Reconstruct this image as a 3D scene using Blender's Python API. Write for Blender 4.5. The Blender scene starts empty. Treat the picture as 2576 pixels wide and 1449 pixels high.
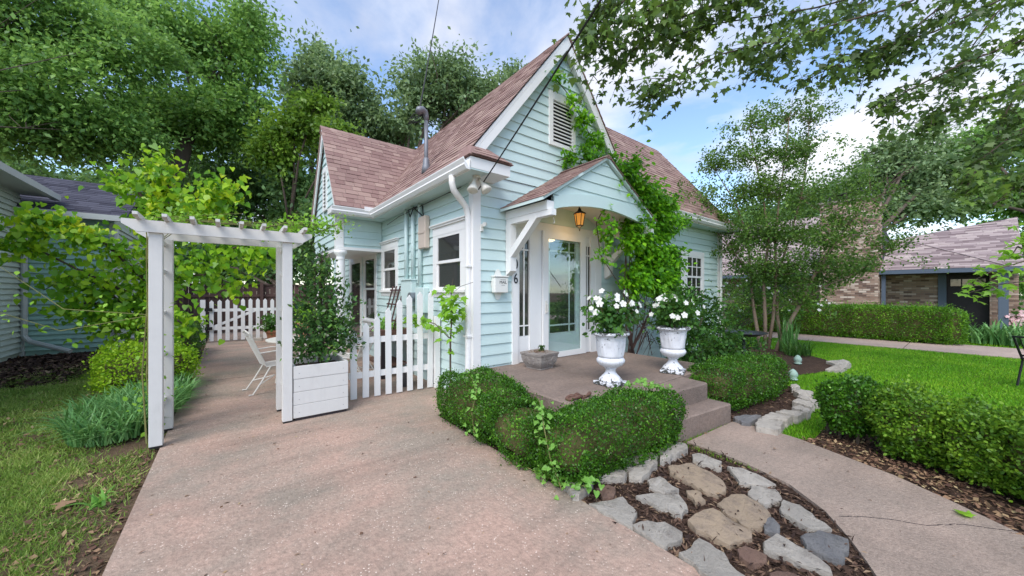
import bpy, bmesh, math, random
import numpy as np
from mathutils import Vector, Matrix
random.seed(7); RNG = np.random.default_rng(11)
sc = bpy.context.scene
# ---------------------------------------------------------------- camera
F, CX, HY, YAW, EYE = 900.8, 1288.0, 733.5, math.radians(38.3), 1.55   # in a 2576 px wide frame
FW = (math.sin(YAW), math.cos(YAW)); RT = (math.cos(YAW), -math.sin(YAW))
cam = bpy.data.cameras.new('camera'); camo = bpy.data.objects.new('camera', cam)
sc.collection.objects.link(camo); sc.camera = camo
cam.sensor_width = 36; cam.lens = 36 * F / 2576; cam.clip_end = 800; cam.clip_start = 0.05
camo.location = (0, 0, EYE); camo.rotation_euler = (math.pi / 2, 0, -YAW); cam.shift_y = 9.0 / 2576
# ---------------------------------------------------------------- world, sun, exposure
SUN_EL, SUN_AZ = math.radians(50), math.radians(-124)      # azimuth from +Y towards +X
w = bpy.data.worlds.new('World'); sc.world = w; w.use_nodes = True
nt = w.node_tree; nt.nodes.clear()
def wn(t, **k):
    n = nt.nodes.new(t)
    for a, b in k.items(): setattr(n, a, b)
    return n
sky = wn('ShaderNodeTexSky', sky_type='NISHITA', sun_disc=False)
sky.sun_elevation = SUN_EL; sky.sun_rotation = SUN_AZ; sky.air_density = 1.0; sky.dust_density = 0.6; sky.ozone_density = 2.2
bg = wn('ShaderNodeBackground'); bg.inputs['Strength'].default_value = 0.15
out = wn('ShaderNodeOutputWorld')
tc = wn('ShaderNodeTexCoord'); sep = wn('ShaderNodeSeparateXYZ'); nt.links.new(tc.outputs['Generated'], sep.inputs[0])
def wm(op, a, b=None, clamp=False):
    n = wn('ShaderNodeMath', operation=op, use_clamp=clamp)
    for i, x in enumerate((a, b)):
        if x is None: continue
        if isinstance(x, (int, float)): n.inputs[i].default_value = x
        else: nt.links.new(x, n.inputs[i])
    return n.outputs[0]
zc = wm('MAXIMUM', wm('ADD', sep.outputs[2], 0.22), 0.05)
cmb = wn('ShaderNodeCombineXYZ')
nt.links.new(wm('DIVIDE', sep.outputs[0], zc), cmb.inputs[0]); nt.links.new(wm('DIVIDE', sep.outputs[1], zc), cmb.inputs[1])
mp = wn('ShaderNodeMapping'); mp.inputs['Location'].default_value = (7.0, -4.0, 1.0); nt.links.new(cmb.outputs[0], mp.inputs[0])
n1 = wn('ShaderNodeTexNoise'); n1.inputs['Scale'].default_value = 1.3; n1.inputs['Detail'].default_value = 9; n1.inputs['Roughness'].default_value = 0.52
n1.inputs['Distortion'].default_value = 0.25
nt.links.new(mp.outputs[0], n1.inputs['Vector'])
cr = wn('ShaderNodeValToRGB'); cr.color_ramp.elements[0].position = 0.455; cr.color_ramp.elements[1].position = 0.61
cr.color_ramp.elements[0].color = (0, 0, 0, 1); cr.color_ramp.elements[1].color = (1, 1, 1, 1); nt.links.new(n1.outputs[0], cr.inputs[0])
n2 = wn('ShaderNodeTexNoise'); n2.inputs['Scale'].default_value = 3.2; n2.inputs['Detail'].default_value = 5; nt.links.new(mp.outputs[0], n2.inputs['Vector'])
cr2 = wn('ShaderNodeValToRGB'); cr2.color_ramp.elements[0].position = 0.35; cr2.color_ramp.elements[1].position = 0.7
cr2.color_ramp.elements[0].color = (2.7, 2.8, 3.2, 1); cr2.color_ramp.elements[1].color = (4.5, 4.5, 4.6, 1); nt.links.new(n2.outputs[0], cr2.inputs[0])
mx = wn('ShaderNodeMix', data_type='RGBA')
nt.links.new(wm('MULTIPLY', cr.outputs[0], 0.93), mx.inputs['Factor']); nt.links.new(sky.outputs[0], mx.inputs['A']); nt.links.new(cr2.outputs[0], mx.inputs['B'])
nt.links.new(mx.outputs['Result'], bg.inputs['Color']); nt.links.new(bg.outputs[0], out.inputs[0])
sun = bpy.data.lights.new('sun', 'SUN'); sun.energy = 1.5; sun.angle = math.radians(38); sun.color = (1.0, 0.95, 0.88)
suno = bpy.data.objects.new('sun', sun); sc.collection.objects.link(suno)
sd = Vector((math.sin(SUN_AZ) * math.cos(SUN_EL), math.cos(SUN_AZ) * math.cos(SUN_EL), math.sin(SUN_EL)))
suno.rotation_euler = sd.to_track_quat('Z', 'Y').to_euler(); suno.location = (-6, -2, 12)
vs = sc.view_settings; vs.view_transform = 'Standard'; vs.look = 'None'; vs.gamma = 1; vs.exposure = 1.06; vs.use_curve_mapping = False
sc.cycles.max_bounces = 8; sc.cycles.diffuse_bounces = 5; sc.cycles.glossy_bounces = 3; sc.cycles.transmission_bounces = 4; sc.cycles.transparent_max_bounces = 6
sc.cycles.use_denoising = True; sc.cycles.use_adaptive_sampling = True
# ---------------------------------------------------------------- pixel -> place
def ray(u, v):
    a = (u - CX) / F
    return Vector((FW[0] + a * RT[0], FW[1] + a * RT[1], (HY - v) / F))
def G(u, v, z=0.0):
    d = ray(u, v); t = (z - EYE) / d.z; return Vector((d.x * t, d.y * t, z))
def PX(u, v, X):
    d = ray(u, v); t = X / d.x; return Vector((X, d.y * t, EYE + d.z * t))
def PY(u, v, Y):
    d = ray(u, v); t = Y / d.y; return Vector((d.x * t, Y, EYE + d.z * t))
def DP(u, v, dep):
    d = ray(u, v); return Vector((d.x * dep, d.y * dep, EYE + d.z * dep))
# ---------------------------------------------------------------- objects
def tag(o, label=None, cat=None, group=None, kind=None):
    if label: o['label'] = label
    if cat: o['category'] = cat
    if group: o['group'] = group
    if kind: o['kind'] = kind
    return o
def thing(name, label, cat, loc=(0, 0, 0), group=None, rz=0.0):
    o = bpy.data.objects.new(name, None); o.empty_display_size = 0.1; sc.collection.objects.link(o)
    o.location = loc; o.rotation_euler = (0, 0, rz); return tag(o, label, cat, group)
def link(name, me, mat=None, parent=None, local=False):
    o = bpy.data.objects.new(name, me); sc.collection.objects.link(o)
    if mat and not me.materials: me.materials.append(mat)
    if parent:
        o.parent = parent
        if not local and parent.parent is None and parent.type == 'EMPTY':
            o.matrix_parent_inverse = (Matrix.Translation(parent.location) @ parent.rotation_euler.to_matrix().to_4x4()).inverted()
    return o
def dup(root, loc, rz=0.0, label=None, scale=None):
    r = root.copy(); sc.collection.objects.link(r); r.location = loc; r.rotation_euler = (0, 0, rz)
    if label: r['label'] = label
    if scale: r.scale = (scale,) * 3
    for ch in root.children:
        c = ch.copy(); sc.collection.objects.link(c); c.parent = r
        for g in ch.children:
            d = g.copy(); sc.collection.objects.link(d); d.parent = c
    return r
class MB:
    def __init__(s): s.v = []; s.f = []
    def hexa(s, p):           # 8 points: bottom ring 0-3, top ring 4-7
        n = len(s.v); s.v += [tuple(q) for q in p]
        s.f += [tuple(n + i for i in q) for q in ((3, 2, 1, 0), (4, 5, 6, 7), (0, 1, 5, 4), (1, 2, 6, 5), (2, 3, 7, 6), (3, 0, 4, 7))]; return s
    def box(s, x0, x1, y0, y1, z0, z1):
        x0, x1 = min(x0, x1), max(x0, x1); y0, y1 = min(y0, y1), max(y0, y1); z0, z1 = min(z0, z1), max(z0, z1)
        return s.hexa([(x0, y0, z0), (x1, y0, z0), (x1, y1, z0), (x0, y1, z0), (x0, y0, z1), (x1, y0, z1), (x1, y1, z1), (x0, y1, z1)])
    def bar(s, a, b, w, h, up=(0, 0, 1)):     # square bar from a to b, w across, h along up
        a = Vector(a); b = Vector(b); d = (b - a).normalized(); u = Vector(up); sd_ = d.cross(u)
        if sd_.length < 1e-4: sd_ = d.cross(Vector((0, 1, 0)))
        sd_.normalize(); u = sd_.cross(d).normalized(); p = []
        for c in (a, b):
            p += [c - sd_ * w / 2 - u * h / 2, c + sd_ * w / 2 - u * h / 2, c + sd_ * w / 2 + u * h / 2, c - sd_ * w / 2 + u * h / 2]
        return s.hexa(p)
    def tube(s, pts, rad, n=6, cap=True):
        pts = [Vector(p) for p in pts]
        if isinstance(rad, (int, float)): rad = [rad] * len(pts)
        n0 = len(s.v); prev = None
        for i, p in enumerate(pts):
            d = (pts[min(i + 1, len(pts) - 1)] - pts[max(i - 1, 0)]).normalized()
            if prev is None:
                a = d.cross(Vector((0, 0, 1)))
                if a.length < 1e-3: a = d.cross(Vector((1, 0, 0)))
            else: a = prev - d * prev.dot(d)
            a.normalize(); prev = a; b = d.cross(a)
            for k in range(n):
                t = 2 * math.pi * k / n; s.v.append(tuple(p + (a * math.cos(t) + b * math.sin(t)) * rad[i]))
        for i in range(len(pts) - 1):
            for k in range(n):
                q = n0 + i * n; s.f.append((q + k, q + (k + 1) % n, q + n + (k + 1) % n, q + n + k))
        if cap:
            s.f.append(tuple(n0 + k for k in reversed(range(n)))); s.f.append(tuple(n0 + (len(pts) - 1) * n + k for k in range(n)))
        return s
    def lathe(s, prof, n=24, c=(0, 0, 0), fl=None):
        n0 = len(s.v)
        for i, (r, z) in enumerate(prof):
            for k in range(n):
                t = 2 * math.pi * k / n; rr = r * (1 + (fl(i, t) if fl else 0))
                s.v.append((c[0] + rr * math.cos(t), c[1] + rr * math.sin(t), c[2] + z))
        for i in range(len(prof) - 1):
            for k in range(n):
                q = n0 + i * n; s.f.append((q + k, q + (k + 1) % n, q + n + (k + 1) % n, q + n + k))
        s.f.append(tuple(n0 + k for k in reversed(range(n)))); s.f.append(tuple(n0 + (len(prof) - 1) * n + k for k in range(n)))
        return s
    def prism(s, poly, z0, z1):     # poly: (x, y) counter-clockwise
        n = len(poly); n0 = len(s.v)
        s.v += [(p[0], p[1], z0) for p in poly] + [(p[0], p[1], z1) for p in poly]
        s.f.append(tuple(n0 + i for i in reversed(range(n)))); s.f.append(tuple(n0 + n + i for i in range(n)))
        s.f += [(n0 + i, n0 + (i + 1) % n, n0 + n + (i + 1) % n, n0 + n + i) for i in range(n)]; return s
    def slab(s, pts, off):          # flat polygon thickened by vector off
        pts = [Vector(p) for p in pts]; n = len(pts); n0 = len(s.v); off = Vector(off)
        s.v += [tuple(p) for p in pts] + [tuple(p + off) for p in pts]
        s.f.append(tuple(n0 + i for i in reversed(range(n)))); s.f.append(tuple(n0 + n + i for i in range(n)))
        s.f += [(n0 + i, n0 + (i + 1) % n, n0 + n + (i + 1) % n, n0 + n + i) for i in range(n)]; return s
    def mesh(s, smooth=False):
        me = bpy.data.meshes.new('m'); me.from_pydata(s.v, [], s.f); me.update()
        if smooth: me.polygons.foreach_set('use_smooth', [True] * len(me.polygons))
        return me
    def build(s, name, mat, parent=None, smooth=False, local=False, bevel=0.0):
        me = s.mesh(smooth); bm = bmesh.new(); bm.from_mesh(me)
        bmesh.ops.recalc_face_normals(bm, faces=bm.faces)
        if bevel: bmesh.ops.bevel(bm, geom=list(bm.edges), offset=bevel, segments=1, affect='EDGES', profile=0.5)
        bm.to_mesh(me); bm.free(); me.name = name
        return link(name, me, mat, parent, local)
# ---------------------------------------------------------------- leaves
def unit(a):
    return a / np.maximum(np.linalg.norm(a, axis=1, keepdims=True), 1e-9)
RHOMB = [(0, 0, 0), (.28, .45, .06), (0, 1, -.05), (-.28, .45, .06)]
OVAL = [(0, 0, 0), (.27, .25, .05), (.3, .6, .05), (0, 1, -.08), (-.3, .6, .05), (-.27, .25, .05)]
HEART = [(0, .08, -.05), (.22, -.04, .02), (.44, .12, .12), (.41, .42, .14), (.2, .78, .0), (0, 1, -.16), (-.2, .78, .02), (-.41, .42, .16), (-.44, .12, .12), (-.22, -.04, .02)]
MAPLE = [(0, 0, 0), (.16, .06, 0), (.46, .02, -.04), (.34, .2, 0), (.6, .52, -.05), (.26, .46, 0), (.2, .62, 0), (0, 1, -.1), (-.2, .62, 0), (-.26, .46, 0), (-.6, .52, -.05), (-.34, .2, 0), (-.46, .02, -.04), (-.16, .06, 0)]
BLADE = [(-.5, 0, 0), (.5, 0, 0), (0, 1, 0)]
def leaves(name, C, A, N, S, shape, mat, parent=None, kind='stuff', W=None):
    C = np.asarray(C, float); A = unit(np.asarray(A, float)); N = np.asarray(N, float)
    sd_ = unit(np.cross(A, N)); N = np.cross(sd_, A); S = np.asarray(S, float).reshape(-1, 1); n = len(C); sh = np.array(shape); K = len(sh)
    Wd = S if W is None else np.asarray(W, float).reshape(-1, 1)
    V = np.empty((n, K, 3))
    for k in range(K): V[:, k] = C + sd_ * (Wd * sh[k, 0]) + A * (S * sh[k, 1]) + N * (S * sh[k, 2])
    me = bpy.data.meshes.new(name); me.vertices.add(n * K); me.vertices.foreach_set('co', V.ravel())
    me.loops.add(n * K); me.loops.foreach_set('vertex_index', np.arange(n * K, dtype=np.int32))
    me.polygons.add(n); me.polygons.foreach_set('loop_start', np.arange(0, n * K, K, dtype=np.int32))
    me.update(calc_edges=True)
    o = link(name, me, mat, parent)
    if kind: o['kind'] = kind
    return o
def rnd(n): return RNG.normal(size=(n, 3))
def clumps(blobs, per_clump, n_clump, spread, shell=0.5):
    P = []; O = []
    vol = np.array([b[1][0] * b[1][1] * b[1][2] for b in blobs]) ** 0.67; vol /= vol.sum()
    for (c, r), wgt in zip(blobs, vol):
        m = max(3, int(n_clump * wgt)); d = unit(rnd(m)); rad = (shell ** 3 + (1 - shell ** 3) * RNG.random((m, 1))) ** (1 / 3)
        cc = np.array(c) + d * rad * np.array(r)
        k = RNG.poisson(per_clump * RNG.uniform(.4, 1.6, m)); idx = np.repeat(np.arange(m), k)
        ax = unit(d + rnd(m) * .8 + np.array([0, 0, -.1])); sz = RNG.uniform(.55, 1.5, m)[idx, None] * spread      # each clump is a spray along its own twig
        P.append(cc[idx] + ax[idx] * RNG.normal(size=(len(idx), 1)) * sz * 1.25 + RNG.normal(size=(len(idx), 3)) * sz * np.array([.6, .6, .42])); O.append(d[idx])
    return np.concatenate(P), np.concatenate(O)
def foliage(name, blobs, per, ncl, spread, size, shape, mat, parent, shell=0.5, droop=0.3, flat=0.8):
    P, O = clumps(blobs, per, ncl, spread, shell); n = len(P)
    A = O * 0.7 + rnd(n) * 0.6 + np.array([0, 0, -droop]); N = rnd(n) * (1 - flat * 0.55) + np.array([0, 0, flat]) + O * 0.5
    return leaves(name, P, A, N, size * RNG.uniform(.65, 1.25, n), shape, mat, parent)
# ---------------------------------------------------------------- materials
def S(r, g, b):
    f = lambda c: (c / 255 / 12.92) if c / 255 <= .04045 else ((c / 255 + .055) / 1.055) ** 2.4
    return (f(r), f(g), f(b), 1)
class NT:
    def __init__(s, name):
        s.m = bpy.data.materials.new(name); s.m.use_nodes = True; s.t = s.m.node_tree; s.b = s.t.nodes['Principled BSDF']; s.out = s.t.nodes['Material Output']
    def n(s, t, ins=None, **k):
        x = s.t.nodes.new(t)
        for a, b in k.items(): setattr(x, a, b)
        for a, b in (ins or {}).items(): s.set(x.inputs[a], b)
        return x
    def set(s, sock, b):
        if hasattr(b, 'is_output'): s.t.links.new(b, sock)
        else: sock.default_value = b
    def noise(s, scale, detail=4, rough=.55, vec=None, dist=0):
        x = s.n('ShaderNodeTexNoise', {'Scale': scale, 'Detail': detail, 'Roughness': rough, 'Distortion': dist})
        if vec is not None: s.t.links.new(vec, x.inputs['Vector'])
        return x.outputs[0]
    def obj(s): return s.n('ShaderNodeTexCoord').outputs['Object']
    def pos(s): return s.n('ShaderNodeNewGeometry').outputs['Position']
    def ramp(s, fac, stops):
        x = s.n('ShaderNodeValToRGB'); e = x.color_ramp.elements
        while len(e) < len(stops): e.new(0.5)
        for q, (p, c) in zip(e, stops): q.position = p; q.color = c if len(c) == 4 else (*c, 1)
        s.t.links.new(fac, x.inputs[0]); return x.outputs[0]
    def mix(s, fac, a, b, mode='MIX'):
        x = s.n('ShaderNodeMix', data_type='RGBA', blend_type=mode)
        s.set(x.inputs['Factor'], fac); s.set(x.inputs['A'], a); s.set(x.inputs['B'], b); return x.outputs['Result']
    def math(s, op, a, b):
        x = s.n('ShaderNodeMath', operation=op); s.set(x.inputs[0], a); s.set(x.inputs[1], b); return x.outputs[0]
    def scaled(s, vec, sx, sy, sz, rot=0):
        x = s.n('ShaderNodeMapping'); x.inputs['Scale'].default_value = (sx, sy, sz); x.inputs['Rotation'].default_value = (0, 0, rot); s.t.links.new(vec, x.inputs[0]); return x.outputs[0]
    def bump(s, h, strength, dist=.01):
        x = s.n('ShaderNodeBump', {'Strength': strength, 'Distance': dist}); s.t.links.new(h, x.inputs['Height']); s.t.links.new(x.outputs[0], s.b.inputs['Normal'])
    def fin(s, col, rough=.6, spec=.4, **k):
        s.set(s.b.inputs['Base Color'], col); s.set(s.b.inputs['Roughness'], rough); s.b.inputs['Specular IOR Level'].default_value = spec
        for a, b in k.items(): s.b.inputs[a.replace('_', ' ')].default_value = b
        return s.m
BLK = (0, 0, 0, 1); WHT = (1, 1, 1, 1)
def paint(name, col, var=.12, rough=.5, dirt=.25, dirtcol=None, scale=6, grain=1.0, ga=.0):
    t = NT(name); p = t.pos(); n = t.noise(scale, 5, .6, p); d = t.noise(2.2, 7, .68, t.scaled(p, 1, 1, .35))
    dk = tuple(c * (1 - var) for c in col[:3]) + (1,)
    c = t.mix(n, dk, col); c = t.mix(t.math('MULTIPLY', t.ramp(d, [(.55, BLK), (.78, WHT)]), dirt), c, dirtcol or tuple(x * .55 for x in col[:3]) + (1,))
    oi = t.n('ShaderNodeObjectInfo').outputs['Random']; c = t.mix(t.math('MULTIPLY', oi, .09), c, dk)
    gr = t.noise(30, 5, .7, t.scaled(p, 1, 1, grain)); c = t.mix(t.math('MULTIPLY', t.ramp(gr, [(.5, BLK), (.75, WHT)]), ga), c, dk); t.bump(gr, .2, .005); return t.fin(c, rough, .35)
def leafmat(name, stops, trans=.45, rough=.45, clumpvar=None, gain=1.3):
    t = NT(name); g = t.n('ShaderNodeNewGeometry'); r = g.outputs['Random Per Island']
    n = t.noise(clumpvar or 1.3, 2, .5, g.outputs['Position']); f = t.math('ADD', t.math('MULTIPLY', r, .62), t.math('MULTIPLY', t.math('SUBTRACT', n, .3), .95))
    stops = [(p_, tuple(min(.9, x * gain) for x in q_[:3]) + (1,)) for p_, q_ in stops]; c = t.ramp(f, stops); m = t.fin(c, rough, .35)
    tr = t.n('ShaderNodeBsdfTranslucent'); t.set(tr.inputs[0], t.mix(.35, c, (.55, .75, .06, 1), 'MULTIPLY') if False else t.mix(.22, c, (.36, .48, .08, 1)))
    ms = t.n('ShaderNodeMixShader', {0: trans}); t.t.links.new(t.b.outputs[0], ms.inputs[1]); t.t.links.new(tr.outputs[0], ms.inputs[2]); t.t.links.new(ms.outputs[0], t.out.inputs[0])
    return m
def bark(name, a, b, scale=9):
    t = NT(name); p = t.obj(); n = t.noise(scale, 6, .65, t.scaled(p, 1, 1, .25)); c = t.mix(n, a, b); t.bump(n, .6, .02); return t.fin(c, .85, .2)
def islandmat(name, stops, rough=.85, grain=60, gamt=.25, spec=.2):
    t = NT(name); g = t.n('ShaderNodeNewGeometry'); oi = t.n('ShaderNodeObjectInfo').outputs['Random']
    f = t.math('FRACT', t.math('ADD', g.outputs['Random Per Island'], oi), 0); c = t.ramp(f, stops); n = t.noise(grain, 3, .7, g.outputs['Position']); n3 = t.noise(.8, 4, .6, g.outputs['Position'])
    c = t.mix(t.math('MULTIPLY', n, gamt), c, (.02, .015, .015, 1)); c = t.mix(t.math('MULTIPLY', t.ramp(n3, [(.5, BLK), (.75, WHT)]), .22), c, (.05, .04, .038, 1))
    t.bump(n, .5, .004); return t.fin(c, rough, spec)
M = {}
M['mint'] = paint('mint_siding_paint', S(198, 219, 217), .06, .55, .14, S(160, 172, 164))
M['mint_trim'] = paint('mint_trim_paint', S(202, 221, 219), .05, .5, .08)
M['white'] = paint('white_trim_paint', S(234, 233, 231), .04, .45, .12, S(170, 166, 160))
M['oldwhite'] = paint('weathered_white_wood', S(214, 212, 208), .1, .6, .4, S(150, 145, 140), 14, .06, .8)
M['neigh_green'] = paint('sage_green_siding', S(150, 186, 172), .1, .6, .2)
M['neigh_cream'] = paint('grey_green_siding', S(178, 190, 176), .1, .6, .25)
M['neigh_trim'] = paint('cream_gutter_paint', S(182, 186, 180), .1, .5, .2)
M['blue_grey'] = paint('slate_blue_paint', S(88, 100, 116), .1, .5, .15)
M['dark'] = paint('dark_brown_paint', S(52, 46, 50), .15, .5, .1)
M['shingle'] = islandmat('rose_brown_shingle', [(0, S(142, 114, 108)), (.35, S(154, 126, 119)), (.7, S(162, 135, 126)), (1, S(176, 150, 139))], .9, 90)
M['nshingle'] = islandmat('grey_tan_shingle', [(0, S(124, 108, 108)), (.3, S(150, 134, 134)), (.65, S(172, 156, 154)), (1, S(192, 178, 172))], .9, 60)
M['dshingle'] = islandmat('charcoal_shingle', [(0, S(60, 60, 72)), (1, S(86, 86, 98))], .9, 40)
M['brick'] = islandmat('tan_brick', [(0, S(112, 92, 84)), (.22, S(146, 120, 106)), (.5, S(168, 142, 126)), (.8, S(186, 162, 146)), (1, S(214, 198, 184))], .9, 40, .14)
M['mortar'] = paint('mortar', S(150, 140, 130), .2, .9, .2)
M['fencewood'] = islandmat('brown_stained_fence_board', [(0, S(76, 60, 56)), (1, S(112, 88, 80))], .85, 25)
def concrete(name, a, b, dark, speck, sc_=1.0, specks=.5, stk=.38):
    t = NT(name); p = t.pos(); c = t.mix(t.ramp(t.noise(.9, 6, .65, p), [(.40, BLK), (.60, WHT)]), a, b)
    st = t.ramp(t.noise(1.0, 6, .62, t.scaled(p, .55, 2.1, 1, .5), .6), [(.46, BLK), (.72, WHT)]); c = t.mix(t.math('MULTIPLY', st, stk), c, dark)
    f = t.noise(26 * sc_, 4, .75, p); c = t.mix(t.math('MULTIPLY', t.ramp(f, [(.42, BLK), (.7, WHT)]), .42), c, dark)
    v = t.n('ShaderNodeTexVoronoi', {'Scale': 46 * sc_}); t.t.links.new(p, v.inputs['Vector'])
    m1 = t.ramp(v.outputs['Distance'], [(.1, WHT), (.26, BLK)]); on = t.ramp(t.noise(9 * sc_, 2, .5, p), [(.44, BLK), (.6, WHT)])
    c = t.mix(t.math('MULTIPLY', t.math('MULTIPLY', m1, on), specks), c, speck); pz = t.ramp(t.noise(.55, 5, .7, p, .8), [(.5, BLK), (.66, WHT)]); c = t.mix(t.math('MULTIPLY', pz, .3), c, dark)
    f3 = t.noise(210, 2, .6, p); c = t.mix(t.math('MULTIPLY', t.ramp(f3, [(.5, BLK), (.66, WHT)]), .35), c, tuple(x * .4 for x in dark[:3]) + (1,))
    t.bump(t.math('ADD', f, t.math('MULTIPLY', v.outputs['Distance'], .8)), .5, .008); return t.fin(c, .9, .2)
M['drive'] = concrete('pink_aggregate_concrete', S(186, 156, 140), S(160, 146, 132), S(96, 87, 78), S(236, 218, 202), 1, .9)
M['walk'] = concrete('grey_aggregate_concrete', S(172, 152, 138), S(154, 139, 127), S(100, 90, 82), S(206, 190, 176), 1.3, .6)
M['porchc'] = concrete('brown_worn_concrete', S(150, 132, 121), S(132, 118, 109), S(90, 80, 74), S(160, 146, 136), 1, .12)
M['farwalk'] = concrete('pale_pink_concrete', S(196, 174, 160), S(182, 162, 150), S(150, 132, 122), S(206, 190, 178), .5, .2)
def soil(name, a, b, c3):
    t = NT(name); p = t.pos(); c = t.mix(t.ramp(t.noise(3, 6, .7, p), [(.35, BLK), (.68, WHT)]), a, b); f = t.noise(34, 5, .75, p)
    c = t.mix(t.ramp(f, [(.5, BLK), (.66, WHT)]), c, c3); t.bump(f, 1, .03); return t.fin(c, .95, .1)
M['mulch'] = soil('brown_mulch', S(60, 48, 42), S(84, 68, 58), S(106, 86, 74))
M['dirt'] = soil('leafy_dirt', S(96, 80, 66), S(122, 104, 84), S(78, 62, 50))
M['turfsoil'] = soil('green_turf_soil', S(70, 104, 24), S(86, 122, 30), S(60, 88, 20))
M['chip'] = islandmat('bark_chip', [(0, S(48, 36, 32)), (.5, S(84, 66, 56)), (.85, S(112, 88, 74)), (1, S(164, 140, 112))], .9, 60)
M['litter'] = islandmat('dead_leaf', [(0, S(84, 60, 50)), (.5, S(128, 98, 78)), (.85, S(156, 128, 98)), (1, S(196, 176, 132))], .8, 60)
M['grass'] = leafmat('bright_lawn_grass', [(0, S(60, 108, 12)), (.5, S(92, 148, 20)), (1, S(150, 180, 52))], .35, .5, .9, 1.45)
M['grass2'] = leafmat('patchy_lawn_grass', [(0, S(64, 92, 36)), (.4, S(104, 134, 52)), (.75, S(146, 164, 82)), (1, S(196, 184, 128))], .35, .5, 1.2)
M['lirio'] = leafmat('liriope_blade', [(0, S(48, 88, 46)), (.5, S(84, 130, 70)), (1, S(142, 182, 116))], .3, .35, 1.5)
M['boxbright'] = leafmat('yellow_green_boxwood_leaf', [(0, S(84, 126, 20)), (.5, S(132, 172, 30)), (1, S(188, 212, 60))], .4, .38, 3, 1.3)
M['box'] = leafmat('boxwood_leaf', [(0, S(30, 62, 14)), (.4, S(48, 90, 20)), (.75, S(74, 122, 30)), (1, S(114, 162, 48))], .3, .35, 5, 1.2)
M['boxlight'] = leafmat('light_boxwood_leaf', [(0, S(50, 84, 20)), (.45, S(80, 122, 32)), (1, S(146, 184, 56))], .35, .38, 4, 1.1)
M['hedge'] = leafmat('privet_leaf', [(0, S(40, 78, 14)), (.5, S(74, 120, 24)), (1, S(128, 176, 44))], .35, .4, 2)
M['vine'] = leafmat('wisteria_leaf', [(0, S(36, 80, 16)), (.35, S(80, 142, 24)), (.7, S(126, 190, 32)), (1, S(166, 220, 50))], .45, .4, 1.1, 1.12)
M['shrub'] = leafmat('dark_shrub_leaf', [(0, S(30, 60, 22)), (.5, S(52, 92, 36)), (1, S(92, 138, 58))], .4, .4, 2)
M['redbud'] = leafmat('redbud_mature_leaf', [(0, S(50, 92, 22)), (.4, S(96, 146, 30)), (1, S(166, 196, 40))], .5, .35, 1.2, 1.4)
M['redbudy'] = leafmat('redbud_young_leaf', [(0, S(124, 168, 26)), (.5, S(172, 194, 34)), (.85, S(208, 204, 52)), (1, S(226, 170, 70))], .5, .35, 2)
M['maple'] = leafmat('maple_leaf', [(0, S(46, 68, 40)), (.5, S(76, 102, 50)), (.85, S(108, 138, 58)), (1, S(140, 166, 64))], .35, .4, .9)
M['maplelit'] = leafmat('pale_maple_leaf', [(0, S(86, 132, 34)), (.5, S(120, 166, 46)), (1, S(160, 200, 78))], .45, .4, 1.5)
M['tree1'] = leafmat('dark_tree_leaf', [(0, S(44, 68, 42)), (.5, S(76, 108, 62)), (1, S(122, 154, 92))], .45, .4, .35, 1.6)
M['tree2'] = leafmat('mid_tree_leaf', [(0, S(52, 82, 40)), (.5, S(92, 130, 62)), (1, S(146, 180, 94))], .5, .4, .4, 1.6)
M['tree3'] = leafmat('grey_green_oak_leaf', [(0, S(58, 78, 54)), (.5, S(98, 122, 84)), (1, S(150, 170, 124))], .45, .45, .45, 1.5)
M['tree4'] = leafmat('bright_tree_leaf', [(0, S(70, 104, 34)), (.5, S(108, 148, 48)), (1, S(152, 188, 70))], .45, .4, .6, .95)
M['myrtle'] = leafmat('crape_myrtle_leaf', [(0, S(44, 70, 32)), (.5, S(74, 108, 44)), (1, S(122, 156, 66))], .45, .4, 1.2, 1.35)
M['potshrub'] = leafmat('glossy_shrub_leaf', [(0, S(36, 62, 34)), (.5, S(60, 94, 50)), (.85, S(96, 136, 62)), (1, S(140, 176, 76))], .25, .25, 2.5, 1.4)
M['ivy'] = leafmat('ivy_leaf', [(0, S(70, 120, 46)), (1, S(138, 184, 86))], .4, .35, 4)
M['petal'] = leafmat('white_petal', [(0, S(228, 226, 214)), (1, S(248, 247, 240))], .3, .5, 3, 1.0)
M['pink'] = leafmat('pink_petal', [(0, S(190, 130, 140)), (1, S(232, 196, 196))], .3, .5, 3)
M['bark'] = bark('tree_bark', S(70, 60, 52), S(102, 90, 80)); M['barkl'] = bark('smooth_tan_bark', S(118, 98, 84), S(150, 132, 116)); M['vinebark'] = bark('dark_vine_bark', S(58, 44, 42), S(96, 78, 72))
M['twig'] = bark('twig_brown', S(74, 72, 44), S(104, 98, 62), 20)
M['rosecane'] = bark('rose_cane', S(96, 110, 60), S(140, 130, 86), 14)
def stone(name, a, b, c3):
    t = NT(name); p = t.obj(); oi = t.n('ShaderNodeObjectInfo').outputs['Random']
    n = t.noise(5, 7, .7, p); c = t.mix(t.ramp(n, [(.36, BLK), (.66, WHT)]), a, b); c = t.mix(t.math('MULTIPLY', t.ramp(t.noise(13, 6, .72, p), [(.52, BLK), (.7, WHT)]), .6), c, c3)
    c = t.mix(t.math('MULTIPLY', oi, .18), c, (.1, .09, .08, 1)); t.bump(t.noise(13, 9, .75, p), 1.0, .06); return t.fin(c, .9, .2)
M['st_grey'] = stone('grey_flagstone', S(186, 179, 169), S(202, 194, 182), S(134, 126, 116)); M['st_tan'] = stone('tan_sandstone', S(194, 172, 146), S(178, 158, 138), S(128, 118, 110))
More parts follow.
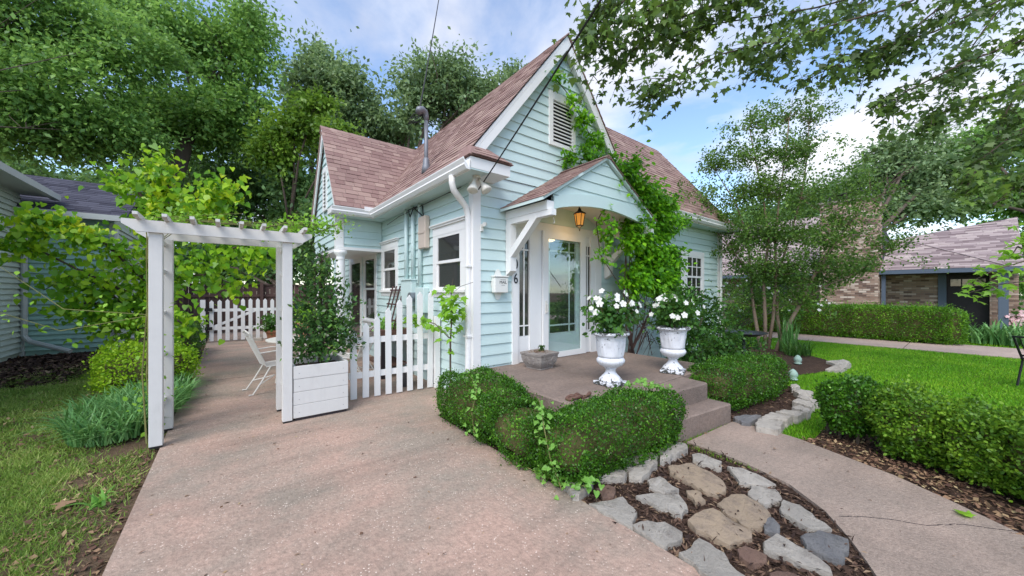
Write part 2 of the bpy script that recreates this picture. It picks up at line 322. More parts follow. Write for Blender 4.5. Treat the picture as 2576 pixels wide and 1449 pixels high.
M['st_pale'] = stone('pale_limestone', S(206, 198, 186), S(184, 176, 166), S(136, 126, 116)); M['st_dark'] = stone('slate_stone', S(124, 124, 126), S(152, 150, 148), S(92, 92, 92)); M['st_brown'] = stone('brown_stone', S(130, 104, 92), S(150, 122, 106), S(96, 78, 70))
def urnmat():
    t = NT('chipped_white_cast_stone'); p = t.obj(); n = t.noise(22, 7, .7, p)
    sp = t.n('ShaderNodeSeparateXYZ'); t.t.links.new(p, sp.inputs[0])
    edge = t.math('MAXIMUM', t.math('SUBTRACT', 1.0, t.math('MULTIPLY', sp.outputs[2], 9.0)), t.math('MULTIPLY', t.math('SUBTRACT', sp.outputs[2], .585), 14.0))
    f = t.math('ADD', n, t.math('MULTIPLY', t.math('MAXIMUM', edge, 0.0), .2)); c = t.mix(t.noise(3, 4, .6, p), S(226, 226, 230), S(206, 208, 214))
    c = t.mix(t.ramp(f, [(.60, BLK), (.64, WHT)]), c, S(70, 72, 68)); t.bump(n, .25, .01); return t.fin(c, .7, .3)
M['urn'] = urnmat()
M['potstone'] = stone('grey_cast_pot', S(160, 150, 144), S(180, 172, 166), S(120, 112, 106))
t = NT('dark_window_glass'); M['glass'] = t.fin((.04, .04, .036, 1), .04, .9)
t = NT('clear_storm_glass'); gl = t.n('ShaderNodeBsdfGlossy', {'Roughness': .02, 'Color': (.85, .95, .95, 1)}); tr = t.n('ShaderNodeBsdfTransparent', {'Color': (.96, .98, .98, 1)})
ms = t.n('ShaderNodeMixShader', {0: .14}); t.t.links.new(tr.outputs[0], ms.inputs[1]); t.t.links.new(gl.outputs[0], ms.inputs[2]); t.t.links.new(ms.outputs[0], t.out.inputs[0]); M['clear'] = t.m
def simple(name, col, rough=.5, spec=.4, metal=0.0):
    t = NT(name); p = t.obj(); n = t.noise(18, 4, .6, p); c = t.mix(n, tuple(x * .82 for x in col[:3]) + (1,), col); t.b.inputs['Metallic'].default_value = metal; return t.fin(c, rough, spec)
M['blackmetal'] = simple('black_iron', S(34, 34, 36), .45); M['cable'] = simple('black_cable', S(36, 36, 38), .6); M['greypipe'] = simple('galvanised_pipe', S(128, 130, 136), .5, .5, .3)
M['beige'] = simple('beige_plastic', S(206, 190, 176), .5); M['whitemetal'] = simple('white_wire_metal', S(226, 222, 214), .4); M['enamel'] = simple('white_enamel', S(232, 232, 226), .25, .5)
M['terracotta'] = simple('terracotta', S(168, 116, 88), .8); M['ink'] = simple('dark_ink', S(40, 42, 46), .6); M['trellis'] = simple('dark_red_wood', S(84, 58, 56), .7); M['plumbowl'] = simple('dark_bowl', S(44, 46, 54), .3, .6)
M['curtain'] = simple('sheer_curtain', S(120, 116, 120), .9); M['zinc'] = simple('zinc_bucket', S(140, 146, 154), .4, .5, .6); M['flood'] = simple('flood_lamp_white', S(222, 218, 206), .3)
M['brownwood'] = simple('brown_table_wood', S(104, 76, 64), .7); M['soil'] = M['mulch']; M['statue'] = simple('verdigris_ornament', S(150, 176, 164), .7)
t = NT('amber_lit_glass'); t.b.inputs['Emission Color'].default_value = S(255, 170, 70); t.b.inputs['Emission Strength'].default_value = .22; M['amber'] = t.fin(S(220, 160, 90), .2)
t = NT('lit_bulb'); t.b.inputs['Emission Color'].default_value = S(255, 190, 90); t.b.inputs['Emission Strength'].default_value = 9; M['bulb'] = t.fin(S(255, 210, 140), .3)
# ---------------------------------------------------------------- the setting
def sheet(name, poly, z, mat, th=.0):
    if th: o = MB().prism([tuple(p[:2]) for p in poly], z - th, z).build(name, M[mat])
    else:
        b = MB(); b.v = [(p[0], p[1], z) for p in poly]; b.f = [tuple(range(len(poly)))]; o = b.build(name, M[mat])
        if o.data.polygons[0].normal.z < 0: o.data.flip_normals()
    return tag(o, kind='structure')
sheet('ground', [(-250, -250), (250, -250), (250, 250), (-250, 250)], -.034, 'dirt')
d_slab = tag(thing('driveway', None, None), kind='structure')
def strips(poly_l, poly_r, z0, z1, name, mat, parent):
    MB().prism(list(poly_l) + list(reversed(poly_r)), z0, z1).build(name, M[mat], parent)
MB().prism([(-.57, -6), (2.05, -6), (2.05, 4.1), (2.735, 4.5), (2.735, 7.99), (-.53, 8.15)], -.1, 0).build('slab', M['drive'], d_slab)
MB().prism([(-.53, 8.172), (2.735, 8.012), (2.735, 19), (-.53, 19)], -.1, .003).build('slab', M['drive'], d_slab)
WL = [G(u, v) for u, v in ((1728, 1112), (1800, 1136), (1870, 1163), (1985, 1218), (2075, 1285), (2135, 1352), (2180, 1412), (2205, 1449), (2250, 1540), (2290, 1700))]
WR = [G(u, v) for u, v in ((1842, 1061), (1925, 1078), (2010, 1104), (2095, 1137), (2250, 1196), (2400, 1264), (2576, 1347), (2750, 1440), (3000, 1590), (3300, 1800))]
MB().prism([p[:2] for p in WL] + [p[:2] for p in reversed(WR)], -.1, .002).build('walkway', M['walk'])['kind'] = 'structure'
bed = [(2.052, 4.1), (2.66, 4.3), (2.66, 2.3), (3.69, 2.3), (3.69, 1.86)] + [tuple(p[:2]) for p in WL] + [(2.052, tuple(WL[-1])[1])]
sheet('mulch_bed', bed, -.022, 'mulch')
ringp = [(4.70, 1.75), (4.8, 1.45), (5.2, 1.3), (5.9, 1.25), (6.5, 1.32), (7.0, 1.6), (7.4, 1.9), (8.2, 2.0), (9.0, 1.75), (9.8, 1.6), (10.8, 2.0), (11.6, 2.8), (11.6, 4.34), (4.70, 4.34)]
sheet('mulch_bed', ringp, -.018, 'mulch')
rowp = [tuple(p[:2]) for p in WR[2:]] + [(4.6, -1.7), (5.4, -.6), (5.6, .5), (5.3, 1.0), (4.9, 1.0)]
sheet('mulch_bed', rowp, -.02, 'mulch')
sheet('lawn', [(3.2, -9), (14.5, -9), (14.5, 9.5), (4.7, 4.34), (4.0, 1.2)], -.03, 'turfsoil')
fw_ = tag(thing('neighbor_driveway', None, None), kind='structure')
for y0, y1 in ((-30, -4.2), (-4.18, 1.05), (1.07, 5.2), (5.22, 40)):
    MB().box(14.5, 16.9, y0, y1, -.1, -.005).build('slab', M['farwalk'], fw_)
sheet('neighbor_yard', [(16.92, -30), (60, -30), (60, 40), (16.92, 40)], -.028, 'turfsoil')
# porch and steps
po = thing('concrete_porch', 'brown worn concrete porch with two steps below the front door', 'porch', (4.1, 2.6, 0))
MB().box(2.66, 5.75, 2.34, 4.36, -.05, .43).build('platform', M['porchc'], po, bevel=.012)
MB().hexa([(3.74, 2.04, -.05), (4.66, 1.98, -.05), (4.72, 2.336, -.05), (3.74, 2.336, -.05), (3.74, 2.04, .42), (4.66, 1.98, .42), (4.72, 2.336, .42), (3.74, 2.336, .42)]).build('step', M['porchc'], po, bevel=.014)
MB().hexa([(3.68, 1.84, -.05), (4.70, 1.73, -.05), (4.71, 2.01, -.05), (3.69, 2.09, -.05), (3.68, 1.84, .215), (4.70, 1.73, .215), (4.71, 2.01, .215), (3.69, 2.09, .215)]).build('step', M['porchc'], po, bevel=.014)
for nm_, pts in (('crack', [(2110, 1298), (2180, 1300), (2240, 1306), (2330, 1322), (2420, 1318), (2500, 1330), (2560, 1336)]),):
    q_ = [G(u, v, .0035) for u, v in pts]; cb_ = MB()
    for a_, b_ in zip(q_, q_[1:]):
        for k_ in range(6):
            p0 = a_.lerp(b_, k_ / 6); p1 = a_.lerp(b_, (k_ + 1) / 6); j_ = random.uniform(-.006, .006); cb_.bar(p0 + Vector((0, j_ * .6, 0)), p1 + Vector((0, j_, 0)), .004, .001)
    cb_.build('crack', M['dark'], bpy.data.objects['walkway'])
# ---------------------------------------------------------------- stones
def zu(x, y): return ((2100 + x * .75) / 1.56522, (1500 + y * .75) / 1.56522)
def zc_(x, y): return ((2400 + x / 2.2289) / 1.56522, (1150 + y / 2.2289) / 1.56522)
def stone_obj(poly, top, mat, label, group=None, name='flagstone'):
    P = [Vector(p) for p in poly]; c = sum(P, Vector()) / len(P); R = random.Random(int(c.x * 1000 + c.y * 7000)); ring = []
    for i, p in enumerate(P):
        q = P[(i + 1) % len(P)]; L = (q - p).length; k = max(1, int(L / .045)); nrm = Vector((q.y - p.y, p.x - q.x, 0)).normalized()
        for j in range(k):
            ring.append(p.lerp(q, j / k) + nrm * R.uniform(-.013, .013) * (1 if j else .3))
    n = len(ring); b = MB(); tilt = Vector((R.uniform(-.05, .05), R.uniform(-.05, .05)))
    def z(q, h): return h + tilt.x * (q.x - c.x) + tilt.y * (q.y - c.y) + R.uniform(-.003, .003)
    for f, h in ((1.0, -.06), (1.0, top - .012), (.985, top - .003), (.955, top), (.5, top + .003)):
        for q in ring:
            e = c + (q - c) * f; b.v.append((e.x, e.y, z(e, h) + (R.uniform(-.006, .006) if f < .95 else 0)))
    for r in range(4):
        for i in range(n): b.f.append((r * n + i, r * n + (i + 1) % n, (r + 1) * n + (i + 1) % n, (r + 1) * n + i))
    b.v.append((c.x, c.y, top + .005))
    for i in range(n): b.f.append((4 * n + i, 4 * n + (i + 1) % n, 5 * n))
    b.v = [(x - c.x, y - c.y, zz) for x, y, zz in b.v]
    o = b.build(name, M[mat], smooth=False); o.location = (c.x, c.y, 0); o.data.polygons.foreach_set('use_smooth', [True] * len(o.data.polygons))
    try: o.data.set_sharp_from_angle(angle=math.radians(28))
    except Exception: pass
    return tag(o, label, 'stone', group)
FS = [
 ([(835, 385), (870, 378), (985, 420), (980, 460), (840, 415)], 'st_grey', 'small grey flagstone in mulch nearest the concrete steps'),
 ([(715, 450), (830, 437), (930, 480), (995, 530), (1000, 570), (965, 590), (890, 570), (800, 520), (725, 480)], 'st_tan', 'large rough pinkish tan flagstone in mulch, closest to the front hedge'),
 ([(1025, 452), (1100, 462), (1210, 505), (1265, 535), (1180, 545), (1085, 530)], 'st_pale', 'long pale wedge flagstone lying along the curved walkway edge'),
 ([(600, 520), (665, 503), (760, 570), (690, 585), (610, 558)], 'st_pale', 'small pale pink flagstone between tan slab and white edging stones'),
 ([(330, 565), (390, 545), (430, 560), (420, 605), (365, 610)], 'st_brown', 'small brown stone half sunk in mulch beside the hedge edging'),
 ([(300, 640), (470, 612), (540, 690), (520, 765), (440, 730)], 'st_grey', 'blue grey flagstone with a green sprout at the driveway edge'),
 ([(545, 600), (600, 590), (760, 600), (805, 670), (775, 705), (630, 640)], 'st_grey', 'grey pointed flagstone beside the little yellow stone'),
 ([(805, 575), (870, 575), (900, 625), (850, 632)], 'st_tan', 'little yellow sandstone block in the mulch'),
 ([(1145, 548), (1270, 570), (1305, 620), (1210, 645), (1130, 595)], 'st_pale', 'chunky pale stone between wedge stone and big yellow tan slab'),
 ([(970, 640), (1040, 595), (1110, 600), (1200, 660), (1238, 706), (1196, 760), (1130, 768), (1000, 678)], 'st_tan', 'big rounded yellow tan sandstone slab in mulch'),
 ([(820, 735), (900, 680), (945, 670), (1140, 782), (1140, 820), (1030, 852), (860, 780)], 'st_tan', 'big tan sandstone slab with a dark stained middle'),
 ([(1205, 715), (1260, 722), (1295, 760), (1290, 795), (1215, 780)], 'st_dark', 'small dark grey stone tucked against the yellow tan slab'),
 ([(1315, 625), (1400, 650), (1560, 770), (1440, 765), (1305, 690)], 'st_grey', 'grey triangular flagstone beside the curved walkway'),
 ([(525, 755), (560, 738), (690, 738), (780, 795), (775, 830), (690, 870), (640, 845)], 'st_pale', 'pale grey speckled flagstone at the driveway edge'),
 ([(770, 900), (830, 870), (870, 822), (930, 850), (1000, 900), (1030, 960), (1120, 1040), (960, 1060)], 'st_grey', 'longest blue grey flagstone lying along the driveway edge'),
 ([(1075, 890), (1110, 872), (1225, 915), (1220, 950), (1150, 965), (1080, 915)], 'st_brown', 'reddish brown block between long grey and pale elongated flagstones'),
 ([(1215, 850), (1280, 808), (1440, 890), (1550, 970), (1560, 1000), (1420, 960), (1220, 880)], 'st_pale', 'pale elongated flagstone with dark broken edge'),
 ([(1410, 815), (1500, 785), (1650, 830), (1650, 890), (1600, 935), (1440, 870)], 'st_dark', 'dark slate flagstone with light streaks near the walkway'),
 ([(1240, 1010), (1330, 1000), (1400, 1024), (1390, 1060), (1260, 1060)], 'st_brown', 'flat brown flagstone below the reddish brown block')]
for p, m, l in FS:
    q_ = [G(*zu(*q), .016) for q in p]; c_ = sum(q_, Vector()) / len(q_); stone_obj([c_ + (x - c_) * 1.06 for x in q_], .018, m, l)
for p, m, l in [([(160, 545), (310, 512), (315, 530), (240, 600), (205, 600)], 'st_pale', 'low pale edging stone where hedge meets driveway'),
 ([(280, 490), (300, 470), (450, 430), (490, 480), (480, 500)], 'st_pale', 'whitish flat edging stone under front boxwood hedge'),
 ([(455, 410), (620, 380), (655, 390), (650, 430), (570, 500), (500, 490)], 'st_pale', 'whitish broad edging stone in the middle of the hedge edging'),
 ([(655, 370), (730, 312), (800, 325), (812, 350), (720, 400), (665, 415)], 'st_pale', 'pale curved edging stone next to the bottom step')]:
    stone_obj([G(*zu(*q), .045) for q in p], .05, m, l, None, 'edging_stone')
for i, p in enumerate([[(1275, 1160), (1300, 1130), (1535, 1150), (1480, 1225), (1290, 1190)], [(1310, 1125), (1420, 1065), (1605, 1105), (1560, 1140)], [(1460, 1055), (1530, 1040), (1720, 1070), (1650, 1105)],
  [(1600, 1020), (1670, 1000), (1765, 1045), (1740, 1070)], [(1600, 965), (1650, 945), (1805, 985), (1770, 1020)], [(1640, 925), (1700, 905), (1850, 975), (1800, 985)], [(1610, 870), (1680, 860), (1785, 880), (1775, 925), (1660, 905)], [(1590, 820), (1640, 810), (1675, 840), (1600, 850)]]):
    stone_obj([G(*zc_(*q), .05) for q in p], .07, 'st_pale', 'pale limestone edging stone in curved border between mulch and lawn' if i else 'palest limestone edging stone at walkway end of the curved border', 'curved edging stones beside the lawn' if i else None, 'edging_stone')
stone_obj([G(*zc_(*q), .03) for q in [(1085, 1110), (1200, 1090), (1335, 1095), (1240, 1160), (1160, 1150)]], .05, 'st_dark', 'dark grey flat stone beside bottom step under right hedge', None, 'edging_stone')
for p in ([(1900, 608), (2060, 598), (2110, 620), (1990, 636)], [(1890, 672), (1990, 645), (2120, 640), (2030, 690)]):
    stone_obj([G(*zc_(*q), .03) for q in p], .045, 'st_grey', 'flat grey stone at tip of crape myrtle bed', 'stones at tip of myrtle bed', 'edging_stone')
# ---------------------------------------------------------------- grass, mulch chips, litter
def inpoly(P, poly):
    x, y = P[:, 0], P[:, 1]; r = np.zeros(len(P), bool); n = len(poly)
    for i in range(n):
        x0, y0 = poly[i][:2]; x1, y1 = poly[(i + 1) % n][:2]
        if y0 == y1: continue
        c = ((y0 > y) != (y1 > y)) & (x < (x1 - x0) * (y - y0) / (y1 - y0) + x0); r ^= c
    return r
walkp = [p[:2] for p in WL] + [p[:2] for p in reversed(WR)]
def visible(P, m=420):
    d = P[:, 0] * FW[0] + P[:, 1] * FW[1]; l = P[:, 0] * RT[0] + P[:, 1] * RT[1]; u = CX + F * l / np.maximum(d, .05); v = HY + F * EYE / np.maximum(d, .05)
    return (d > .3) & (u > -m) & (u < 2576 + m) & (v < 1449 + m * 2)
def blades(name, P, h, wd, mat, z0, lean=.5, label=None, cat=None):
    n = len(P); C = np.c_[P, np.full(n, z0)]; A = np.c_[RNG.normal(size=(n, 2)) * lean, np.ones(n)]; N = np.c_[RNG.normal(size=(n, 2)), np.zeros(n)]
    dist = np.hypot(P[:, 0], P[:, 1]); o = leaves(name, C, A, N, h * RNG.uniform(.6, 1.3, n), BLADE, M[mat], W=wd * (.6 + dist * .16) * RNG.uniform(.7, 1.3, n))
    return tag(o, label, cat, kind='stuff')
def scatter(x0, x1, y0, y1, n, falloff=1.0):
    P = np.c_[RNG.uniform(x0, x1, n), RNG.uniform(y0, y1, n)]; P = P[visible(P)]; d = np.hypot(P[:, 0], P[:, 1])
    return P[RNG.random(len(P)) < np.clip((4.0 / d) ** falloff, 0, 1)]
P = scatter(3.6, 14.5, -6, 6, 720000, 1.1); P = P[~inpoly(P, walkp) & ~inpoly(P, ringp) & ~inpoly(P, rowp) & ~((P[:, 1] > 4.2) & (P[:, 0] < 11))]
blades('lawn_grass', P, .04, .0045, 'grass', -.03, .45, 'bright green mown lawn grass between walkway and neighbor driveway', 'grass')
# left patchy lawn
P = scatter(-6, -.57, 1.5, 12.5, 480000, .9)
from mathutils import noise as mnoise
den = np.array([mnoise.noise(Vector((x * .75, y * .6, 3.1))) * .6 + mnoise.noise(Vector((x * 2.6, y * 2.2, 9.1))) * .5 for x, y in P])
edge = np.clip((-P[:, 0] - .62) / .45, 0, 1); far = np.clip((12.2 - P[:, 1]) / 2.5, 0, 1)
keep = RNG.random(len(P)) < np.clip((den + .24) * 2.4, 0.03, 1) * (.2 + .8 * edge) * far
blades('patchy_lawn_grass', P[keep], .06, .006, 'grass2', -.034, .75, 'patchy lawn grass with bare dirt left of the driveway', 'grass')
P = scatter(17.0, 30, -6, 8, 90000, .5); blades('yard_grass', P, .07, .006, 'grass', -.03, .5, 'far lawn grass in front of the brick house', 'grass')
def chips(name, polys, n, size, mat, z, label, cat, asp=3.0, zj=.012):
    Ps = []
    for poly in polys:
        a = np.array([p[:2] for p in poly], float); P = np.c_[RNG.uniform(a[:, 0].min(), a[:, 0].max(), n), RNG.uniform(a[:, 1].min(), a[:, 1].max(), n)]; P = P[inpoly(P, poly)]; Ps.append(P[visible(P)])
    P = np.concatenate(Ps); k = len(P); A = np.c_[RNG.normal(size=(k, 2)), RNG.normal(size=k) * .25]; N = np.c_[RNG.normal(size=(k, 2)) * .45, np.ones(k)]; s = size * RNG.uniform(.4, 1.5, k)
    return tag(leaves(name, np.c_[P, z + RNG.random(k) * zj], A, N, s, RHOMB, M[mat], W=s * 1.6 / asp * RNG.uniform(.5, 1.6, k)), label, cat, kind='stuff')
chips('mulch_chips', [bed], 26000, .05, 'chip', -.022, 'shredded brown bark mulch around the flagstones', 'mulch', 4.0)
chips('mulch_chips', [bed], 420, .035, 'chip', .019, 'few bark bits lying on top of the flagstones', 'mulch', 4.0, .004)
chips('mulch_chips', [ringp[:8] + [(7.4, 4.3), (4.7, 4.3)]], 9000, .05, 'chip', -.018, 'shredded brown bark mulch beside the porch steps', 'mulch', 4.0)
chips('driveway_debris', [[(-.5, 1), (2.0, 1), (2.0, 9), (-.5, 9)]], 260, .03, 'litter', .002, 'scattered bits of leaf and twig on the driveway', 'debris', 2.5, .004)
chips('walkway_debris', [walkp], 90, .025, 'litter', .004, 'scattered bits of leaf on the walkway', 'debris', 2.5, .004)
chips('leaf_litter', [rowp], 12000, .036, 'litter', -.02, 'dry brown leaf litter under the boxwood row by the walkway', 'leaf litter', 1.8, .02)
chips('leaf_litter', [[(-1.25, 1.5), (-.57, 1.5), (-.57, 5), (-1.0, 5)]], 2600, .038, 'litter', -.034, 'dry leaf litter along the left driveway edge', 'leaf litter', 1.8, .02)
chips('leaf_litter', [[(-4.5, 1.5), (-1.2, 1.5), (-1.2, 9.0), (-4.5, 9.0)]], 2600, .045, 'litter', -.03, 'scattered dead leaves over the patchy left lawn', 'leaf litter', 1.8, .03)
chips('leaf_litter', [[(-6, 9.5), (-2.2, 9.5), (-2.0, 14), (-6, 14)]], 16000, .09, 'chip', -.034, 'dark leaf mulch along the foot of the sage green house', 'leaf litter', 2.2, .04)
# ---------------------------------------------------------------- the cottage
XS, YF = 2.74, 4.35
co = thing('cottage', 'mint blue lap-sided cottage with white trim and steep rose brown shingle roof', 'house', (6.0, 7.0, 0))
def siding(wall, P0, U, N, z0, zt, lim, ops=(), e=.155, mat='mint', name='siding_board', proud=.03):
    P0 = Vector(P0); U = Vector(U); N = Vector(N); k = 0
    while z0 + k * e < zt - .01:
        a = z0 + k * e; b = min(a + e + .01, zt); k += 1
        segs = [(lim(a), lim(b))]
        segs = [((s[0][0], s[0][1], s[1][0], s[1][1])) for s in segs]
        for (o0, o1, oz0, oz1) in ops:
            if min(b, oz1) - max(a, oz0) < .03: continue
            ns = []
            for s in segs:
                if o0 > s[0]: ns.append((s[0], min(s[1], o0), s[2], min(s[3], o0)))
                if o1 < s[1]: ns.append((max(s[0], o1), s[1], max(s[2], o1), s[3]))
            segs = [q for q in ns if q[1] - q[0] > .01]
        cut = []
        for s in segs:                                  # long runs are butted from shorter boards
            while s[1] - s[0] > 2.6 and name == 'siding_board':
                x = s[0] + random.uniform(1.2, 2.4); cut.append((s[0], x - .003, s[2], x - .003)); s = (x, s[1], x, s[3])
            cut.append(s)
        segs = cut
        for (b0, b1, t0, t1) in segs:
            if b1 - b0 < .02: continue
            if t1 < t0: t0 = t1 = (t0 + t1) / 2
            pt = lambda u, z, o: P0 + U * u + N * o + Vector((0, 0, z))
            MB().hexa([pt(b0, a, .002), pt(b1, a, .002), pt(b1, a, proud), pt(b0, a, proud), pt(t0, b, .002), pt(t1, b, .002), pt(t1, b, .009), pt(t0, b, .009)]).build(name, M[mat], wall)
SH = []       # every shingle as 8 points, with the roof it lies on
def shingles(roof, P0, U, V, vlen, lim, e=.128, wmin=.14, wmax=.3, th=.012):
    P0 = Vector(P0); U = Vector(U).normalized(); V = Vector(V).normalized(); N = U.cross(V)
    if N.z < 0: N = -N
    k = 0
    while k * e < vlen:
        v0 = k * e; v1 = min(v0 + e * 1.12, vlen); a, b = lim(v0); a1, b1 = lim(min(v1, vlen)); k += 1
        u = a - random.uniform(0, wmax)
        while u < b:
            wd = random.uniform(wmin, wmax); l, r = max(u, a), min(u + wd - .005, b); l1, r1 = max(u, a1), min(u + wd - .005, b1); u += wd
            if r - l < .02 or r1 - l1 < 0: continue
            t = th * random.uniform(.7, 1.5); pt = lambda uu, vv, o: P0 + U * uu + V * vv + N * o
            SH.append((roof, [pt(l, v0, .001), pt(r, v0, .001), pt(r1, v1, .001), pt(l1, v1, .001), pt(l, v0, t), pt(r, v0, t), pt(r1, v1, .004), pt(l1, v1, .004)]))
def flush_shingles(n_obj, mat, camz=True):
    def px(s):
        p = s[1]; d = max(.3, p[4].x * FW[0] + p[4].y * FW[1]); nn = (p[5] - p[4]).cross(p[7] - p[4]); vw = (p[4] - Vector((0, 0, EYE)))
        return -nn.dot(vw) / d ** 3 if nn.z > 0 else nn.dot(vw) / d ** 3
    SH.sort(key=px, reverse=True); by = {}
    for i, (r, p) in enumerate(SH):
        if i < n_obj: MB().hexa(p).build('shingle', M[mat], r)
        else: by.setdefault(r.name, (r, MB()))[1].hexa(p)
    for r, b in by.values():
        o = b.build('shingles', M[mat], r); o['kind'] = 'stuff'
    SH.clear()
# --- walls
SL, RX, RZ, EX, EZ = 1.26, 4.52, 5.92, 2.40, 3.25
def gz(x): return RZ - SL * abs(x - RX)
wf = MB().slab([(XS, YF, 0), (10.93, YF, 0), (10.93, YF, 3.3), (6.55, YF, 3.3), (RX, YF, RZ - .06), (XS, YF, gz(XS) - .06)], (0, .12, 0)).build('wall', M['mint'], co)
DOOR = (3.41 - XS, 5.57 - XS, 0, 2.68)
siding(wf, (XS, YF, 0), (1, 0, 0), (0, -1, 0), .0, 3.3, lambda z: (.09, 10.93 - XS - .14), [DOOR, (7.5 - XS, 9.93 - XS, 1.3, 2.6)])
siding(wf, (XS, YF, 0), (1, 0, 0), (0, -1, 0), 3.255, RZ - .1, lambda z: (max(RX - (RZ - z) / SL + .02, XS) - XS, min(RX + (RZ - z) / SL - .02, 6.6) - XS), [(4.20 - XS, 4.84 - XS, 4.02, 4.93)])
wsd = MB().box(XS, XS + .12, YF + .121, 13, 0, 3.3).build('wall', M['mint'], co)
W1 = (4.52, 5.58, 1.55, 2.6); W2 = (7.2, 8.2, 1.55, 2.6); W3 = (8.55, 9.6, .82, 2.5); D3 = (9.72, 10.95, .05, 2.5)
siding(wsd, (XS, YF, 0), (0, 1, 0), (-1, 0, 0), .0, 3.3, lambda z: (.08, 8.6), [(a - YF, b - YF, c, d) for a, b, c, d in (W1, W2, W3, D3)])
MB().box(10.93 - .12, 10.93, YF + .121, 8, 0, 3.3).build('wall', M['mint'], co)
MB().box(XS + .121, 10.8, 12.9, 13, 0, 3.3).build('wall', M['mint'], co)
# corner boards and friezes
b = MB().box(XS - .028, XS + .10, YF - .03, YF - .001, 0, 3.14); b.build('corner_board', M['white'], co)
MB().box(XS - .03, XS - .001, YF - .001, YF + .09, 0, 3.14).build('corner_board', M['white'], co)
MB().box(10.78, 10.96, YF - .03, YF - .001, 0, 3.2).build('corner_board', M['white'], co)
# --- roofs
def roofdeck(pts, name='roof'):
    return MB().slab(pts, (0, 0, -.07)).build(name, M['white'], co)
SLV = Vector((RX - EX, 0, RZ - EZ)); sl_len = SLV.length; YR0, YR1 = 4.2, 13.2
rl = roofdeck([(EX, YR0, EZ - .012), (RX, YR0, RZ - .012), (RX, YR1, RZ - .012), (EX, YR1, EZ - .012)])
shingles(rl, (EX - .02, YR0 - .02, EZ), (0, 1, 0), SLV, sl_len, lambda v: (0, 8.6))
rr = roofdeck([(2 * RX - EX, YR0, EZ - .012), (RX, YR0, RZ - .012), (RX, YR1, RZ - .012), (2 * RX - EX, YR1, EZ - .012)])
shingles(rr, (2 * RX - EX, YR0 - .02, EZ), (0, 1, 0), Vector((EX - RX, 0, RZ - EZ)), sl_len, lambda v: (0, 2.2))
# ridge caps
for i in range(32):
    y = YR0 - .03 + i * .22; MB().slab([(RX - .11, y, RZ - .10), (RX, y, RZ + .028), (RX + .11, y, RZ - .10), (RX + .11, y, RZ - .12), (RX, y, RZ + .008), (RX - .11, y, RZ - .12)], (0, .25, -.008)).build('ridge_cap', M['shingle'], rl)
# right roof: front plane with a steep hipped end
EY, EZR, RY, RZR = 3.98, 3.33, 5.95, 5.93
RV = Vector((0, RY - EY, RZR - EZR)); rlen = RV.length
def rz_of(v): return EZR + v / rlen * (RZR - EZR)
lim_r = lambda v: (max(RX + (RZ - rz_of(v)) / SL - .15, 4.6), 11.2 - .75 * v / rlen)
rf = roofdeck([(6.5, EY, EZR - .012), (11.2, EY, EZR - .012), (10.45, RY, RZR - .012), (4.6, RY, RZR - .012)])
shingles(rf, (0, EY - .02, EZR), (1, 0, 0), RV, rlen, lim_r)
hp = roofdeck([(11.2, EY, EZR - .014), (11.2, 7.92, EZR - .014), (10.45, RY, RZR - .014)]); hp.data.materials[0] = M['shingle']
bk = roofdeck([(4.6, RY, RZR - .013), (10.45, RY, RZR - .013), (11.2, 7.92, EZR - .013), (6.5, 7.92, EZR - .013)]); bk.data.materials[0] = M['shingle']
for i in range(26):
    x = 4.75 + i * .22; MB().slab([(x, RY - .11, RZR - .10), (x, RY, RZR + .028), (x, RY + .11, RZR - .10), (x, RY + .11, RZR - .12), (x, RY, RZR + .008), (x, RY - .11, RZR - .12)], (.25, 0, -.008)).build('ridge_cap', M['shingle'], rf)
# wing with its own gable end
WX, WYr, WZr, WYe, WZe = 1.66, 9.2, 5.35, 7.78, 3.27
WV = Vector((0, WYr - WYe, WZr - WZe)); wl = WV.length
rw = roofdeck([(WX, WYe, WZe - .012), (2.5, WYe, WZe - .012), (4.25, WYr, WZr - .012), (WX, WYr, WZr - .012)])
wxl = lambda v: (WX - .02, EX + .12 + (WZe + v / wl * (WZr - WZe) - EZ) / SL)
shingles(rw, (0, WYe - .02, WZe), (1, 0, 0), WV, wl, wxl)
wb = roofdeck([(WX, WYr, WZr - .013), (4.25, WYr, WZr - .013), (2.5, 10.62, WZe - .013), (WX, 10.62, WZe - .013)]); wb.data.materials[0] = M['shingle']
for i in range(11):
    x = WX - .02 + i * .22; MB().slab([(x, WYr - .11, WZr - .10), (x, WYr, WZr + .028), (x, WYr + .11, WZr - .10), (x, WYr + .11, WZr - .12), (x, WYr, WZr + .008), (x, WYr - .11, WZr - .12)], (.25, 0, -.008)).build('ridge_cap', M['shingle'], rw)
WG = 1.78
def wgz(y): return WZr - 1.465 * abs(y - WYr)
ww = MB().slab([(WG, 8.22, 2.5), (WG, 10.5, 2.5), (WG, 10.5, 3.3), (WG, WYr, WZr - .08), (WG, 8.22, wgz(8.22) - .1)], (.1, 0, 0)).build('wall', M['mint'], co)
siding(ww, (WG, 0, 0), (0, 1, 0), (-1, 0, 0), 2.52, WZr - .12, lambda z: (max(8.30, WYr - (WZr - z) / 1.465 + .03), min(10.6, WYr + (WZr - z) / 1.465 - .03)), [(9.02, 9.42, 3.42, 4.42)])
wv = MB().box(WG + .101, XS - .03, 8.22, 8.3, 2.5, 3.3).build('wall', M['mint'], co)
siding(wv, (0, 8.22, 0), (1, 0, 0), (0, -1, 0), 2.56, 3.2, lambda z: (WG + .14, XS - .03))
MB().box(WG - .03, WG + .13, 8.19, 8.219, 2.45, 3.2).build('corner_board', M['white'], co); MB().box(WG - .03, WG - .001, 8.22, 8.30, 2.45, 3.2).build('corner_board', M['white'], co)
MB().box(WG, XS - .03, 8.16, 8.34, 2.44, 2.499).build('porch_beam', M['white'], co)
